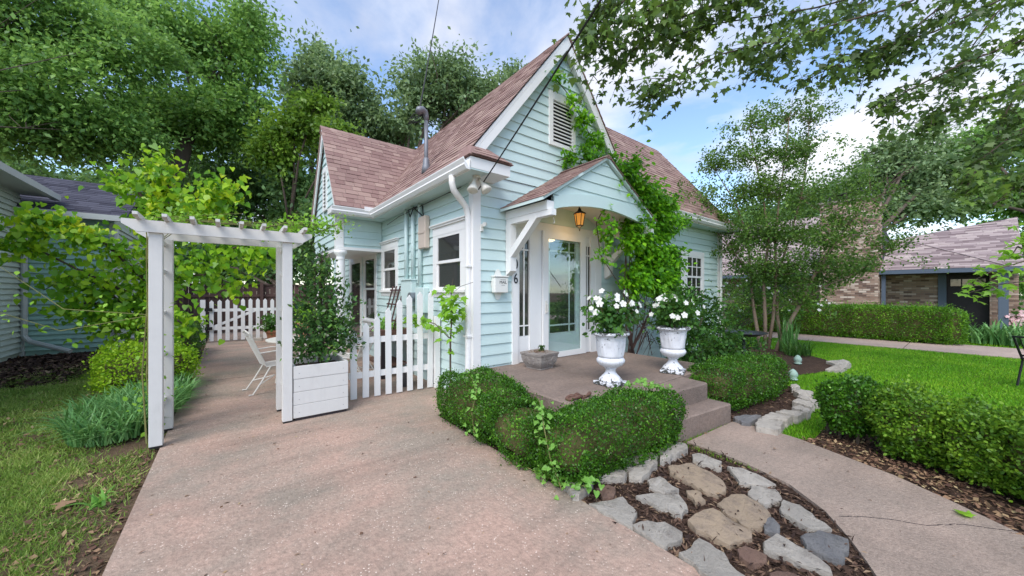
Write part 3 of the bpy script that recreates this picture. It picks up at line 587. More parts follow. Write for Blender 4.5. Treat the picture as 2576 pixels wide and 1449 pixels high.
MB().box(WG - .02, XS - .03, 8.35, 10.5, 2.44, 2.47).build('porch_ceiling', M['white'], co)
MB().box(WG - .03, WG + .13, 8.35, 10.6, 2.40, 2.438).build('porch_beam', M['white'], co)
cx, cy = 1.86, 8.25
MB().lathe([(.12, 0), (.12, .1), (.1, .14), (.098, .2), (.088, 2.2), (.085, 2.22), (.098, 2.24), (.085, 2.27), (.085, 2.31), (.13, 2.36), (.13, 2.43)], 20, (cx, cy, 0)).build('column', M['white'], co, smooth=True)
MB().lathe([(.12, 0), (.12, .1), (.1, .14), (.098, .2), (.088, 2.2), (.085, 2.31), (.13, 2.36), (.13, 2.43)], 14, (cx, 10.45, 0)).build('column', M['white'], co, smooth=True)
# gable vents
def vent(P0, U, N, u0, u1, z0, z1, n, fr=.085):
    U = Vector(U); N = Vector(N); P0 = Vector(P0); v = thing_part('gable_vent')
    pt = lambda u, z, o: P0 + U * u + N * o + Vector((0, 0, z))
    def bx(u0, u1, z0, z1, o0, o1, nm, m, par):
        MB().hexa([pt(u0, z0, o0), pt(u1, z0, o0), pt(u1, z0, o1), pt(u0, z0, o1), pt(u0, z1, o0), pt(u1, z1, o0), pt(u1, z1, o1), pt(u0, z1, o1)]).build(nm, M[m], par)
    back = MB().hexa([pt(u0, z0, .001), pt(u1, z0, .001), pt(u1, z0, .008), pt(u0, z0, .008), pt(u0, z1, .001), pt(u1, z1, .001), pt(u1, z1, .008), pt(u0, z1, .008)]).build('gable_vent', M['blackmetal'], co)
    bx(u0, u0 + fr, z0, z1, .009, .05, 'frame', 'white', back); bx(u1 - fr, u1, z0, z1, .009, .05, 'frame', 'white', back)
    bx(u0 + fr, u1 - fr, z1 - fr * 1.6, z1, .009, .052, 'frame', 'white', back); bx(u0 + fr, u1 - fr, z0, z0 + fr * .5, .009, .052, 'frame', 'white', back)
    zz0, zz1 = z0 + fr * .5, z1 - fr * 1.6; st = (zz1 - zz0) / n
    for i in range(n):
        a = zz0 + i * st
        MB().hexa([pt(u0 + fr, a + .0, .046), pt(u1 - fr, a + .0, .046), pt(u1 - fr, a + .01, .05), pt(u0 + fr, a + .01, .05), pt(u0 + fr, a + st * .62, .009), pt(u1 - fr, a + st * .62, .009), pt(u1 - fr, a + st * .62 + .012, .014), pt(u0 + fr, a + st * .62 + .012, .014)]).build('slat', M['white'], back)
def thing_part(n): return None
vent((0, YF, 0), (1, 0, 0), (0, -1, 0), 4.20, 4.84, 4.02, 4.93, 12)
vent((WG, 0, 0), (0, 1, 0), (-1, 0, 0), 9.02, 9.42, 3.42, 4.42, 10, .07)
# rake boards
def rake(x0, z0, x1, z1, y, w_=.105):
    d = Vector((x1 - x0, 0, z1 - z0)).normalized(); n = Vector((d.z, 0, -d.x)); n = n if n.z < 0 else -n
    MB().slab([Vector((x0, y, z0)), Vector((x1, y, z1)), Vector((x1, y, z1 - .165)), Vector((x0, y, z0)) + n * w_], (0, .03, 0)).build('rake_board', M['white'], co)
rake(2.62, gz(2.62) - .085, RX, RZ - .085, YR0); rake(6.45, gz(6.45) - .085, RX, RZ - .085, YR0 + .001)
for s in (-1, 1):
    MB().slab([(RX + s * .1, YR0 + .031, RZ - .3), (RX + s * 1.85, YR0 + .031, gz(RX + 1.85) - .13), (RX + s * 1.85, YF - .03, gz(RX + 1.85) - .13), (RX + s * .1, YF - .03, RZ - .3)], (0, 0, .03)).build('rake_soffit', M['white'], co)
MB().slab([(WX + .02, WYe + .1, WZe - .06), (WX + .02, WYr, WZr - .08), (WX + .02, WYr, WZr - .22), (WX + .02, WYe + .18, WZe - .06)], (.03, 0, 0)).build('rake_board', M['white'], co)
MB().slab([(WX + .02, 10.62, WZe - .06), (WX + .02, WYr + .001, WZr - .08), (WX + .02, WYr + .001, WZr - .3), (WX + .02, 10.5, WZe - .06)], (.03, 0, 0)).build('rake_board', M['white'], co)
# eaves: soffits, fascias, gutters
MB().box(EX + .02, XS - .03, 3.92, 7.76, 3.12, 3.14).build('soffit', M['mint_trim'], co)
MB().box(WX, XS - .03, 7.8, 8.19, 3.121, 3.141).build('soffit', M['mint_trim'], co)
MB().box(EX + .0, EX + .019, 3.92, 7.9, 3.10, 3.22).build('fascia', M['white'], co)
MB().box(WX - .01, EX - .001, 7.80, 7.819, 3.10, 3.24).build('fascia', M['white'], co)
def gutter(a, b, nrm):
    a = Vector(a); b = Vector(b); nrm = Vector(nrm); pr = [(0, .0), (.05, 0), (.085, .05), (.075, .075), (.1, .125), (.1, .14), (.088, .14), (.085, .125), (.012, .02), (0, .14)]
    m = MB(); n = len(pr)
    for p in (a, b):
        for o, z in pr: q = p + nrm * o + Vector((0, 0, z)); m.v.append(tuple(q))
    m.f = [(i, (i + 1) % n, n + (i + 1) % n, n + i) for i in range(n)] + [tuple(reversed(range(n))), tuple(range(n, 2 * n))]
    return m.build('gutter', M['white'], co)
gutter((EX - .001, 3.90, 3.105), (EX - .001, 7.72, 3.105), (-1, 0, 0)); gutter((WX - .08, 7.799, 3.115), (EX - .06, 7.799, 3.115), (0, -1, 0)); gutter((6.6, EY + .0, 3.2), (11.25, EY + .0, 3.2), (0, -1, 0))
MB().box(6.5, 11.2, EY + .002, EY + .02, 3.18, 3.31).build('fascia', M['white'], co); MB().box(6.5, 11.2, EY + .021, YF - .025, 3.19, 3.21).build('soffit', M['mint_trim'], co)
MB().box(2.2, 2.42, 7.70, 7.73, 3.22, 3.31).build('splash_guard', M['white'], co)
# boxed eave return with its little hip at the front corner
MB().box(EX + .021, 3.06, 3.915, YF - .025, 3.14, 3.285).build('eave_return', M['white'], co)
hr = MB(); hr.v = [(EX - .02, 3.88, 3.30), (3.10, 3.88, 3.30), (3.10, YF - .025, 3.30), (EX - .02, YF - .025, 3.30), (2.84, YF - .026, 3.66), (EX + .22, YF - .026, 3.6), (2.62, 4.2, 3.56)]
hr.f = [(0, 1, 6), (1, 2, 4, 6), (4, 5, 3, 0, 6), (3, 2, 1, 0), (2, 3, 5, 4)]
hro = hr.build('eave_return_roof', M['shingle'], co)
V0 = Vector((2.62 - 2.7, 4.2 - 3.88, .26)); shingles(hro, (EX - .02, 3.87, 3.305), (1, 0, 0), (0, .32, .26), .41, lambda v: (.02 + v * .75, .72 - v * 1.1), .105)
MB().box(WX - .06, WG + .1, 7.82, 8.188, 3.145, 3.26).build('eave_return', M['white'], co)
# --- windows
def window(P0, U, N, a, b, z0, z1, cols=1, rows=1, cornice=True, cas=.1, lower=True, name='window', mid=None, sill=True):
    P0 = Vector(P0); U = Vector(U); N = Vector(N); pt = lambda u, z, o: P0 + U * u + N * o + Vector((0, 0, z))
    def bx(u0, u1, q0, q1, o0, o1, nm, m, par):
        return MB().hexa([pt(u0, q0, o0), pt(u1, q0, o0), pt(u1, q0, o1), pt(u0, q0, o1), pt(u0, q1, o0), pt(u1, q1, o0), pt(u1, q1, o1), pt(u0, q1, o1)]).build(nm, M[m], par)
    root = bx(a, b, z0, z1, .001, .004, name, 'white', co)
    bx(a, a + cas, z0 + .03, z1 - cas, .005, .04, 'casing', 'white', root); bx(b - cas, b, z0 + .03, z1 - cas, .005, .04, 'casing', 'white', root); bx(a, b, z1 - cas, z1, .005, .043, 'casing', 'white', root)
    if cornice: bx(a - .03, b + .03, z1 + .001, z1 + .03, .001, .07, 'cornice', 'white', root); bx(a - .05, b + .05, z1 + .031, z1 + .05, .001, .09, 'cornice', 'white', root)
    if sill: bx(a - .03, b + .03, z0 - .01, z0 + .03, .005, .075, 'sill', 'white', root); bx(a, b, z0 - .09, z0 - .011, .005, .035, 'apron', 'white', root)
    i0, i1, j0, j1 = a + cas, b - cas, z0 + .03, z1 - cas; mid = mid or (j0 + j1) / 2; s = .045
    for q0, q1, off in (((mid - .02, j1, .026), (j0, mid + .02, .012)) if lower else ((j0, j1, .02),)):
        o1 = off + .012
        bx(i0, i0 + s, q0, q1, .005, o1, 'sash', 'white', root); bx(i1 - s, i1, q0, q1, .005, o1, 'sash', 'white', root); bx(i0 + s, i1 - s, q0, q0 + s, .005, o1, 'sash', 'white', root); bx(i0 + s, i1 - s, q1 - s, q1, .005, o1, 'sash', 'white', root)
        pw = (i1 - i0 - 2 * s) / cols; ph = (q1 - q0 - 2 * s) / rows
        for c in range(cols):
            for r in range(rows):
                bx(i0 + s + c * pw + .001, i0 + s + (c + 1) * pw - .001, q0 + s + r * ph + .001, q0 + s + (r + 1) * ph - .001, .005, off - .002, 'pane', 'glass', root)
        for c in range(1, cols): bx(i0 + s + c * pw - .011, i0 + s + c * pw + .011, q0 + s, q1 - s, off - .001, o1 - .002, 'muntin', 'white', root)
        for r in range(1, rows): bx(i0 + s, i1 - s, q0 + s + r * ph - .011, q0 + s + r * ph + .011, off - .0015, o1 - .003, 'muntin', 'white', root)
    return root
SW = ((XS, 0, 0), (0, 1, 0), (-1, 0, 0)); FWL = ((0, YF, 0), (1, 0, 0), (0, -1, 0))
window(*SW, W1[0], W1[1], W1[2], W1[3], cas=.13); window(*SW, W2[0], W2[1], W2[2], W2[3], cas=.12); window(*SW, W3[0], W3[1], W3[2], W3[3], cas=.12, cornice=False)
window(*SW, D3[0], D3[1], .02, D3[3], cas=.14, lower=False, cornice=False, name='side_door', sill=False)
window(*FWL, 8.86, 9.93, 1.36, 2.58, 3, 2, False, .12); window(*FWL, 7.5, 8.85, 1.36, 2.58, 3, 2, False, .12)
# --- entry: sidelights, storm door, inner door
def fb(x0, x1, z0, z1, y0, y1, nm, m, par): return MB().box(x0, x1, YF - y0, YF - y1, z0, z1).build(nm, M[m], par)
en = fb(3.41, 5.57, .43, 2.68, .001, .006, 'entry_surround', 'white', co)
fb(3.41, 3.52, .43, 2.68, .0065, .05, 'pilaster', 'white', en); fb(5.40, 5.57, .43, 2.68, .0065, .05, 'pilaster', 'white', en); fb(3.52, 5.40, 2.55, 2.68, .0065, .052, 'header', 'white', en)
fb(3.52, 3.56, .43, 2.55, .0065, .03, 'sidelight_frame', 'white', en); fb(3.76, 4.02, .43, 2.55, .0065, .045, 'mullion', 'white', en); fb(5.07, 5.12, .43, 2.55, .0065, .05, 'mullion', 'white', en); fb(5.26, 5.40, .43, 2.55, .0065, .045, 'mullion', 'white', en)
for x0, x1 in ((3.56, 3.76), (5.12, 5.26)):
    sl_ = fb(x0, x1, .44, .84, .0065, .028, 'sidelight', 'white', co); fb(x0, x1, 2.38, 2.55, .0065, .028, 'rail', 'white', sl_)
    xm = (x0 + x1) / 2
    for q0, q1 in ((.85, 1.0), (1.02, 2.2), (2.22, 2.38)):
        fb(x0, xm - .012, q0, q1, .0065, .014, 'pane', 'glass', sl_); fb(xm + .012, x1, q0, q1, .0065, .014, 'pane', 'glass', sl_)
        fb(xm - .011, xm + .011, q0, q1, .0065, .026, 'muntin', 'white', sl_)
    fb(x0, x1, 1.0, 1.02, .0065, .027, 'muntin', 'white', sl_); fb(x0, x1, 2.2, 2.22, .0065, .027, 'muntin', 'white', sl_)
idr = fb(4.10, 4.98, .46, .84, .0065, .03, 'front_door', 'mint_trim', co)
fb(4.10, 4.22, .841, 2.5, .0065, .03, 'stile', 'mint_trim', idr); fb(4.86, 4.98, .841, 2.5, .0065, .03, 'stile', 'mint_trim', idr); fb(4.221, 4.859, 2.42, 2.5, .0065, .03, 'rail', 'mint_trim', idr)
xs = (4.22, 4.70, 4.86); zs = (.84, .98, 2.24, 2.42)
for i in range(2):
    for j in range(3): fb(xs[i] + .012, xs[i + 1] - .012, zs[j] + .012, zs[j + 1] - .012, .0065, .015, 'pane', 'glass', idr)
fb(4.689, 4.711, .842, 2.419, .0065, .027, 'muntin', 'mint_trim', idr)
for z in (.98, 2.24): fb(4.221, 4.859, z - .012, z + .012, .0065, .028, 'muntin', 'mint_trim', idr)
st = fb(4.02, 4.14, .44, 2.55, .051, .085, 'storm_door', 'white', co)
fb(4.95, 5.07, .44, 2.55, .051, .085, 'stile', 'white', st); fb(4.141, 4.949, 2.43, 2.55, .051, .085, 'rail', 'white', st); fb(4.141, 4.949, .44, .53, .051, .085, 'rail', 'white', st)
fb(4.141, 4.949, .531, 2.429, .066, .068, 'glass_pane', 'clear', st)
MB().tube([(4.08, YF - .09, 1.35), (4.08, YF - .13, 1.34), (4.08, YF - .13, 1.22), (4.08, YF - .09, 1.21)], .009, 6).box(4.06, 4.10, YF - .086, YF - .096, 1.19, 1.40).build('handle', M['whitemetal'], st)
# house numbers on the pilaster
for ch, z in (('1', 2.16), ('0', 1.965), ('6', 1.745)):
    cu = bpy.data.curves.new('n', 'FONT'); cu.body = ch; cu.size = .22; cu.extrude = .004; cu.align_x = 'CENTER'; cu.align_y = 'CENTER'
    to = bpy.data.objects.new('n', cu); sc.collection.objects.link(to); dg = bpy.context.evaluated_depsgraph_get(); me = bpy.data.meshes.new_from_object(to.evaluated_get(dg)); bpy.data.objects.remove(to)
    me.transform(Matrix.Translation((3.468, YF - .056, z)) @ Matrix.Rotation(math.pi / 2, 4, 'X') @ Matrix.Diagonal((.78, 1, 1, 1))); me.materials.clear()
    tag(link('house_number', me, M['ink'], co), 'black numeral %s of the vertical house number 106' % ch)
# --- portico over the door
PXL, PXR, PYF, PZ = 3.29, 5.79, 3.44, 2.79
pr_ = thing_part('x')
pc, pz = 4.54, 3.62; psl = (pz - PZ) / (pc - 3.18); py0 = PYF - .06
for s, x in ((-1, 3.18), (1, 5.90)):
    ro = MB().slab([(x, py0, PZ - .01), (pc, py0, pz - .01), (pc, YF - .026, pz - .01), (x, YF - .026, PZ - .01)], (0, 0, -.04)).build('portico_roof', M['mint_trim'], co)
    Vv = Vector((pc - x, 0, pz - PZ)); shingles(ro, (x - s * -.0, py0 - .02, PZ - .008), (0, 1, 0), Vv, Vv.length, lambda v: (0, YF - .03 - py0), .13)
for i in range(5): MB().slab([(pc - .1, py0 - .02 + i * .2, pz - .04), (pc, py0 - .02 + i * .2, pz + .02), (pc + .1, py0 - .02 + i * .2, pz - .04)], (0, .22, 0)).build('ridge_cap', M['shingle'], co)
gp = []; NA = 18          # gable board with arched lower edge
for i in range(NA + 1):
    a = i / NA; x = 3.42 + a * (5.66 - 3.42); gp.append((x, PYF, 2.66 + .155 * math.sin(math.pi * a) ** .8))
def strip_faces(lo, hi, y, th):
    m = MB(); n = len(lo)
    for yy in (y, y + th):
        m.v += [(p[0], yy, p[2]) for p in lo] + [(p[0], yy, h) for p, h in zip(lo, hi)]
    for i in range(n - 1):
        m.f.append((i, i + 1, n + i + 1, n + i)); m.f.append((2 * n + i, 3 * n + i, 3 * n + i + 1, 2 * n + i + 1)); m.f.append((i, 2 * n + i, 2 * n + i + 1, i + 1)); m.f.append((n + i, n + i + 1, 3 * n + i + 1, 3 * n + i))
    return m
proof = lambda x: pz - .06 - psl * abs(x - pc)
ga = strip_faces(gp, [proof(p[0]) for p in gp], PYF, .03).build('portico_gable', M['mint'], co)
zz = 2.86
while zz < 3.5:                                  # lap boards of the portico gable
    zt_ = min(zz + .17, 3.53); hx = lambda z: max(.0, (pz - .075 - z) / psl)
    MB().hexa([(pc - hx(zz), PYF - .02, zz), (pc + hx(zz), PYF - .02, zz), (pc + hx(zz), PYF - .001, zz), (pc - hx(zz), PYF - .001, zz), (pc - hx(zt_), PYF - .006, zt_), (pc + hx(zt_), PYF - .006, zt_), (pc + hx(zt_), PYF - .001, zt_), (pc - hx(zt_), PYF - .001, zt_)]).build('siding_board', M['mint'], ga); zz += .155
lo = [(p[0], 0, p[2] - .0 ) for p in gp]
strip_faces([(p[0], 0, p[2] + .0) for p in gp], [min(p[2] + .17, proof(p[0])) for p in gp], PYF - .022, .02).build('arch_board', M['mint'], ga)
va = MB(); n = NA + 1                              # barrel-vaulted ceiling
for yy in (PYF + .031, YF - .03):
    va.v += [(p[0], yy, 2.68 + .30 * math.sin(math.pi * i / NA) ** .75) for i, p in enumerate(gp)]
va.f = [(i, i + 1, n + i + 1, n + i) for i in range(NA)]; va.build('vault_ceiling', M['oldwhite'], co, smooth=True)
MB().box(3.42, 5.66, YF - .029, YF - .025, 2.69, 3.05).build('lunette', M['mint'], co)
for s, x in ((1, PXL), (-1, PXR)):
    rt_ = MB().box(x, x + s * .13, PYF - .02, YF - .026, 2.64, PZ - .03).build('portico_beam', M['white'], co)
    MB().box(x + s * .01, x + s * .10, PYF - .09, YF - .03, 2.56, 2.639).build('rafter_tail', M['white'], rt_)
    br = MB().box(x + s * .0, x + s * .11, YF - .15, YF - .03, 1.86, 2.559).build('bracket', M['white'], co)
    MB().slab([(x, YF - .15, 1.86), (x, YF - .03, 1.79), (x, YF - .03, 1.859)], (s * .11, 0, 0)).build('bracket_foot', M['white'], br)
    MB().bar((x + s * .055, YF - .12, 2.1), (x + s * .055, PYF + .22, 2.60), .1, .1, (0, 0, 1)).build('brace', M['white'], br)
# --- downspout, conduits, boxes, mast
dy = YF + .055
MB().tube([(2.36, dy - .11, 3.11), (2.36, dy - .11, 3.02), (2.39, dy - .1, 2.93), (2.5, dy - .06, 2.85), (2.63, dy - .01, 2.76), (2.68, dy, 2.62), (2.68, dy, .25), (2.66, dy, .14), (2.60, dy, .08)], .045, 10).build('downspout', M['white'], co, smooth=True)
for z in (.9, 1.9): MB().box(2.63, 2.74, dy - .06, dy + .06, z, z + .025).build('downspout_strap', M['white'], co)
MB().tube([(10.9, YF - .07, 3.2), (10.9, YF - .07, .1)], .035, 8).build('downspout', M['white'], co)
for y, z0, z1, r in ((6.65, 1.75, 3.12, .035), (6.33, 1.75, 3.12, .035), (6.02, 1.6, 3.12, .035)): MB().tube([(XS - .075, y, z0), (XS - .075, y, z1)], r, 10).build('conduit', M['mint_trim'], co, smooth=True)
MB().box(XS - .14, XS - .026, 6.26, 6.76, 1.28, 1.76).build('electric_box', M['mint_trim'], co, bevel=.01); MB().box(XS - .13, XS - .026, 5.75, 6.1, 1.18, 1.62).build('electric_box', M['mint_trim'], co, bevel=.01)
MB().box(XS - .16, XS - .026, 6.24, 6.78, 1.76, 1.785).build('electric_box_cap', M['mint_trim'], co)
me_ = MB().box(XS - .12, XS - .026, 5.72, 6.0, 2.3, 2.86).build('meter_box', M['beige'], co, bevel=.012); MB().box(XS - .13, XS - .121, 5.73, 5.99, 2.56, 2.6).build('hinge_band', M['beige'], me_)
MB().tube([(XS - .2, 6.2, 1.45), (XS - .05, 6.2, 1.45)], .085, 18).build('electric_meter', M['zinc'], co, smooth=False)
MB().tube([(2.72, 5.88, 3.45), (2.72, 5.88, 4.62)], .035, 12).build('service_mast', M['greypipe'], co, smooth=True)
MB().lathe([(.085, 3.62), (.07, 3.74), (.06, 3.78), (.055, 3.86), (.04, 3.9)], 14, (2.72, 5.88, 0)).build('mast_flashing', M['greypipe'], co, smooth=True)
MB().tube([(2.72, 5.88, 4.56), (2.72, 5.88, 4.63), (2.69, 5.87, 4.69), (2.63, 5.85, 4.71), (2.57, 5.83, 4.68), (2.55, 5.825, 4.63)], [.042, .046, .054, .06, .06, .055], 12).build('weatherhead', M['greypipe'], co, smooth=True)
MB().tube([(XS - .05, 6.2, 3.1), (XS - .2, 6.25, 3.02), (XS - .1, 6.4, 2.94), (XS - .16, 6.1, 3.05), (XS - .06, 5.9, 2.86), (XS - .1, 5.85, 3.04)], .012, 5).build('cable_bundle', M['cable'], co)
MB().tube([(XS - .08, 7.7, 2.98), (XS - .09, 7.0, 3.04), (XS - .1, 6.3, 3.05), (XS - .06, 4.6, 3.09)], .007, 4).build('wall_cable', M['cable'], co)
flush_shingles(300, 'shingle')
# ---------------------------------------------------------------- things on and around the cottage
mb = thing('mailbox', 'small white enamel wall mailbox with scalloped plate reading MAIL', 'mailbox', (3.14, YF - .08, 1.44))
pl = []
for i in range(28):
    t_ = 2 * math.pi * i / 28; rx = .105 + .018 * math.cos(4 * t_); rz_ = .2 + .03 * math.cos(2 * t_) ** 2
    pl.append((3.14 + rx * math.cos(t_), YF - .031, 1.655 + rz_ * math.sin(t_)))
MB().slab(pl, (0, -.008, 0)).build('back_plate', M['enamel'], mb)
MB().box(3.02, 3.27, YF - .125, YF - .04, 1.53, 1.76).build('box', M['enamel'], mb, bevel=.012); MB().box(3.01, 3.28, YF - .135, YF - .04, 1.762, 1.785).build('lid', M['enamel'], mb, bevel=.005)
def text(body, size, mat_, mw, parent, name='lettering'):
    cu = bpy.data.curves.new('n', 'FONT'); cu.body = body; cu.size = size; cu.extrude = .001; cu.align_x = 'CENTER'; cu.align_y = 'CENTER'
    to = bpy.data.objects.new('n', cu); sc.collection.objects.link(to); me = bpy.data.meshes.new_from_object(to.evaluated_get(bpy.context.evaluated_depsgraph_get())); bpy.data.objects.remove(to)
    me.transform(mw); me.materials.clear(); return link(name, me, M[mat_], parent)
text('MAIL', .062, 'ink', Matrix.Translation((3.17, YF - .1265, 1.685)) @ Matrix.Rotation(math.pi / 2, 4, 'X'), mb)
MB().bar((3.12, YF - .127, 1.725), (3.22, YF - .127, 1.725), .002, .004).bar((3.14, YF - .127, 1.645), (3.2, YF - .127, 1.645), .002, .004).build('flourish', M['ink'], mb)
# porch lantern
LX, LY = 4.54, 3.95; la = thing('porch_lantern', 'black hanging porch lantern with lit amber glass above the front door', 'lantern', (LX, LY, 2.5))
for i in range(6): MB().tube([(LX + .012 * math.cos(q) * (i % 2), LY + .012 * math.cos(q) * ((i + 1) % 2), 2.93 + i * .012 + .01 * math.sin(q)) for q in np.linspace(0, 6.2, 9)], .003, 4).build('chain_link', M['blackmetal'], la)
MB().lathe([(.02, 2.925), (.03, 2.9), (.035, 2.885), (.1, 2.845), (.112, 2.835), (.1, 2.83), (.02, 2.828)], 6, (LX, LY, 0)).build('roof', M['blackmetal'], la)
MB().lathe([(.055, 2.64), (.088, 2.826), (.08, 2.826), (.05, 2.645)], 6, (LX, LY, 0)).build('glass', M['amber'], la)
for k in range(6):
    c_, s_ = math.cos(k * math.pi / 3), math.sin(k * math.pi / 3); MB().bar((LX + .058 * c_, LY + .058 * s_, 2.635), (LX + .091 * c_, LY + .091 * s_, 2.83), .009, .009).build('frame_bar', M['blackmetal'], la)
MB().lathe([(.004, 2.545), (.012, 2.57), (.006, 2.585), (.03, 2.61), (.062, 2.63), (.058, 2.645), (.02, 2.648)], 6, (LX, LY, 0)).build('base', M['blackmetal'], la)
MB().lathe([(.006, 2.66), (.024, 2.69), (.028, 2.73), (.016, 2.77), (.004, 2.8)], 10, (LX - .0, LY - .0, 0)).build('bulb', M['bulb'], la, smooth=True)
lp = bpy.data.lights.new('lantern_light', 'POINT'); lp.energy = 1.2; lp.color = (1, .62, .25); lp.shadow_soft_size = .09; lo_ = bpy.data.objects.new('lantern_light', lp); sc.collection.objects.link(lo_); lo_.parent = la; lo_.location = (0, 0, .03)
hk = MB().tube([(3.46, PYF + .03, 2.56), (3.46, PYF + .03, 2.53), (3.475, PYF + .03, 2.515), (3.48, PYF + .03, 2.495), (3.465, PYF + .03, 2.478), (3.45, PYF + .03, 2.49)], .005, 5).build('ceiling_hook', M['whitemetal']); tag(hk, 'small white metal hook under the portico beam', 'hook')
fl = thing('flood_light', 'pair of white flood lamps under the front corner eave', 'light', (2.62, 4.2, 2.95))
MB().lathe([(.055, 3.09), (.06, 3.138)], 14, (2.64, 4.12, 0)).build('mount', M['flood'], fl)
for dx in (-.07, .07):
    b0 = Vector((2.64 + dx * .5, 4.12, 3.1)); d_ = Vector((dx * 4, -.4 - dx * 2, -.9)).normalized(); MB().tube([b0, b0 + d_ * .08, b0 + d_ * .12, b0 + d_ * .22, b0 + d_ * .235], [.022, .026, .034, .078, .06], 12).build('lamp', M['flood'], fl, smooth=True)
sc_ = thing('security_camera', 'tiny white security camera on the front corner board', 'camera', (2.85, 4.28, 2.45))
MB().box(2.835, 2.875, YF - .05, YF - .03, 2.42, 2.52).build('mount', M['enamel'], sc_); MB().tube([(2.855, YF - .05, 2.48), (2.855, YF - .09, 2.51)], .01, 6).build('arm', M['enamel'], sc_); MB().tube([(2.90, YF - .06, 2.53), (2.83, YF - .13, 2.5)], .028, 10).build('body', M['enamel'], sc_)
# overhead lines
def sag(a, b, s, n=14): a, b = Vector(a), Vector(b); return [a.lerp(b, i / n) - Vector((0, 0, s * 4 * (i / n) * (1 - i / n))) for i in range(n + 1)]
e_ = DP(1500, 0, 2.5); s0 = Vector((2.78, YF - .06, 3.0)); e2 = s0 + (e_ - s0) * 1.9
ca = MB().tube(sag(s0, e2, .05), .009, 6).build('service_cable', M['cable']); tag(ca, 'thick black cable rising from front corner eave across the gable', 'cable')
ca = MB().tube(sag((2.56, 5.82, 4.64), DP(1122, -120, 12), .12), .012, 5).build('service_cable', M['cable']); tag(ca, 'thin black power line rising from the roof mast', 'cable')
cb = MB()
for k in range(3): cb.tube([(2.66, 5.88, 4.64), (2.5, 5.9 + .04 * k, 4.62 - .05 * k), (2.42, 5.95, 4.5 - .03 * k), (2.6, 5.9, 4.5), (2.66, 5.88, 4.62)], .008, 4)
tag(cb.build('wire_loop', M['cable']), 'looped black wires hanging at the roof mast head', 'cable')
# ---------------------------------------------------------------- urns
def make_urn(label, loc):
    u = thing('garden_urn', label, 'urn', loc, 'urns beside the front door')
    MB().box(-.15, .15, -.15, .15, 0, .045).build('plinth', M['urn'], u, local=True, bevel=.008)
    MB().lathe([(.14, .046), (.138, .06), (.12, .085), (.095, .11), (.088, .115), (.062, .15), (.055, .18), (.07, .195), (.072, .205), (.05, .208)], 28).build('foot', M['urn'], u, smooth=True, local=True)
    MB().lathe([(.05, .206), (.09, .215), (.135, .24), (.163, .275), (.166, .3), (.15, .325), (.132, .335)], 72, fl=lambda i, t_: .035 * (abs(math.sin(12 * t_)) - .5) * (1 if 1 < i < 6 else .3)).build('bowl', M['urn'], u, smooth=True, local=True)
    pf = [(.14, .336)] + [(.15 + .025 * (k / 14) ** 1.6, .345 + .0165 * k) for k in range(15)] + [(.195, .59)]
    def rel(i, t_):
        k = (i - 1) / 14; s = math.cos(6 * t_); lf = max(0, s) ** .6 * math.sin(math.pi * min(1, max(0, k * 1.05))) ** .7; vein = .35 * math.cos(30 * t_ + 8 * k)
        return .095 * lf * (.8 + vein * .5) + (.03 if .86 < k < .95 else 0) + .04 * max(0, math.cos(6 * t_ + math.pi)) * (1 if .55 < k < .85 else 0) * abs(math.sin(18 * t_ + k * 30))
    MB().lathe(pf, 120, fl=rel).build('body', M['urn'], u, smooth=True, local=True)
    MB().lathe([(.165, .585), (.2, .592), (.222, .605), (.226, .617), (.218, .63), (.205, .635), (.19, .63), (.182, .58)], 40).build('rim', M['urn'], u, smooth=True, local=True)
    MB().lathe([(.18, .58), (.18, .60), (.1, .62), (.01, .625)], 20).build('soil', M['mulch'], u, smooth=True, local=True)
    return u
U1 = make_urn('chipped white relief urn standing between porch step and front hedge', (3.62, 2.66, .43)); U2 = dup(U1, (4.84, 2.52, .43), .35, 'chipped white relief urn beside the dark fern shrub and right hedge')
petm = None
def flower_mesh(nm='flower', r=.036):
    me = MB(); k = 5
    for i in range(k):
        a = 2 * math.pi * i / k; pts = [(0, 0, 0), (.42, .55, .12), (.36, .95, .16), (0, 1.08, .1), (-.36, .95, .16), (-.42, .55, .12)]; n0 = len(me.v)
        for x, y, z in pts: me.v.append(((x * math.cos(a) - y * math.sin(a)) * r, (x * math.sin(a) + y * math.cos(a)) * r, z * r))
        me.f.append(tuple(range(n0, n0 + 6)))
    return me.mesh()
FM = flower_mesh(); FM.materials.append(M['petal'])
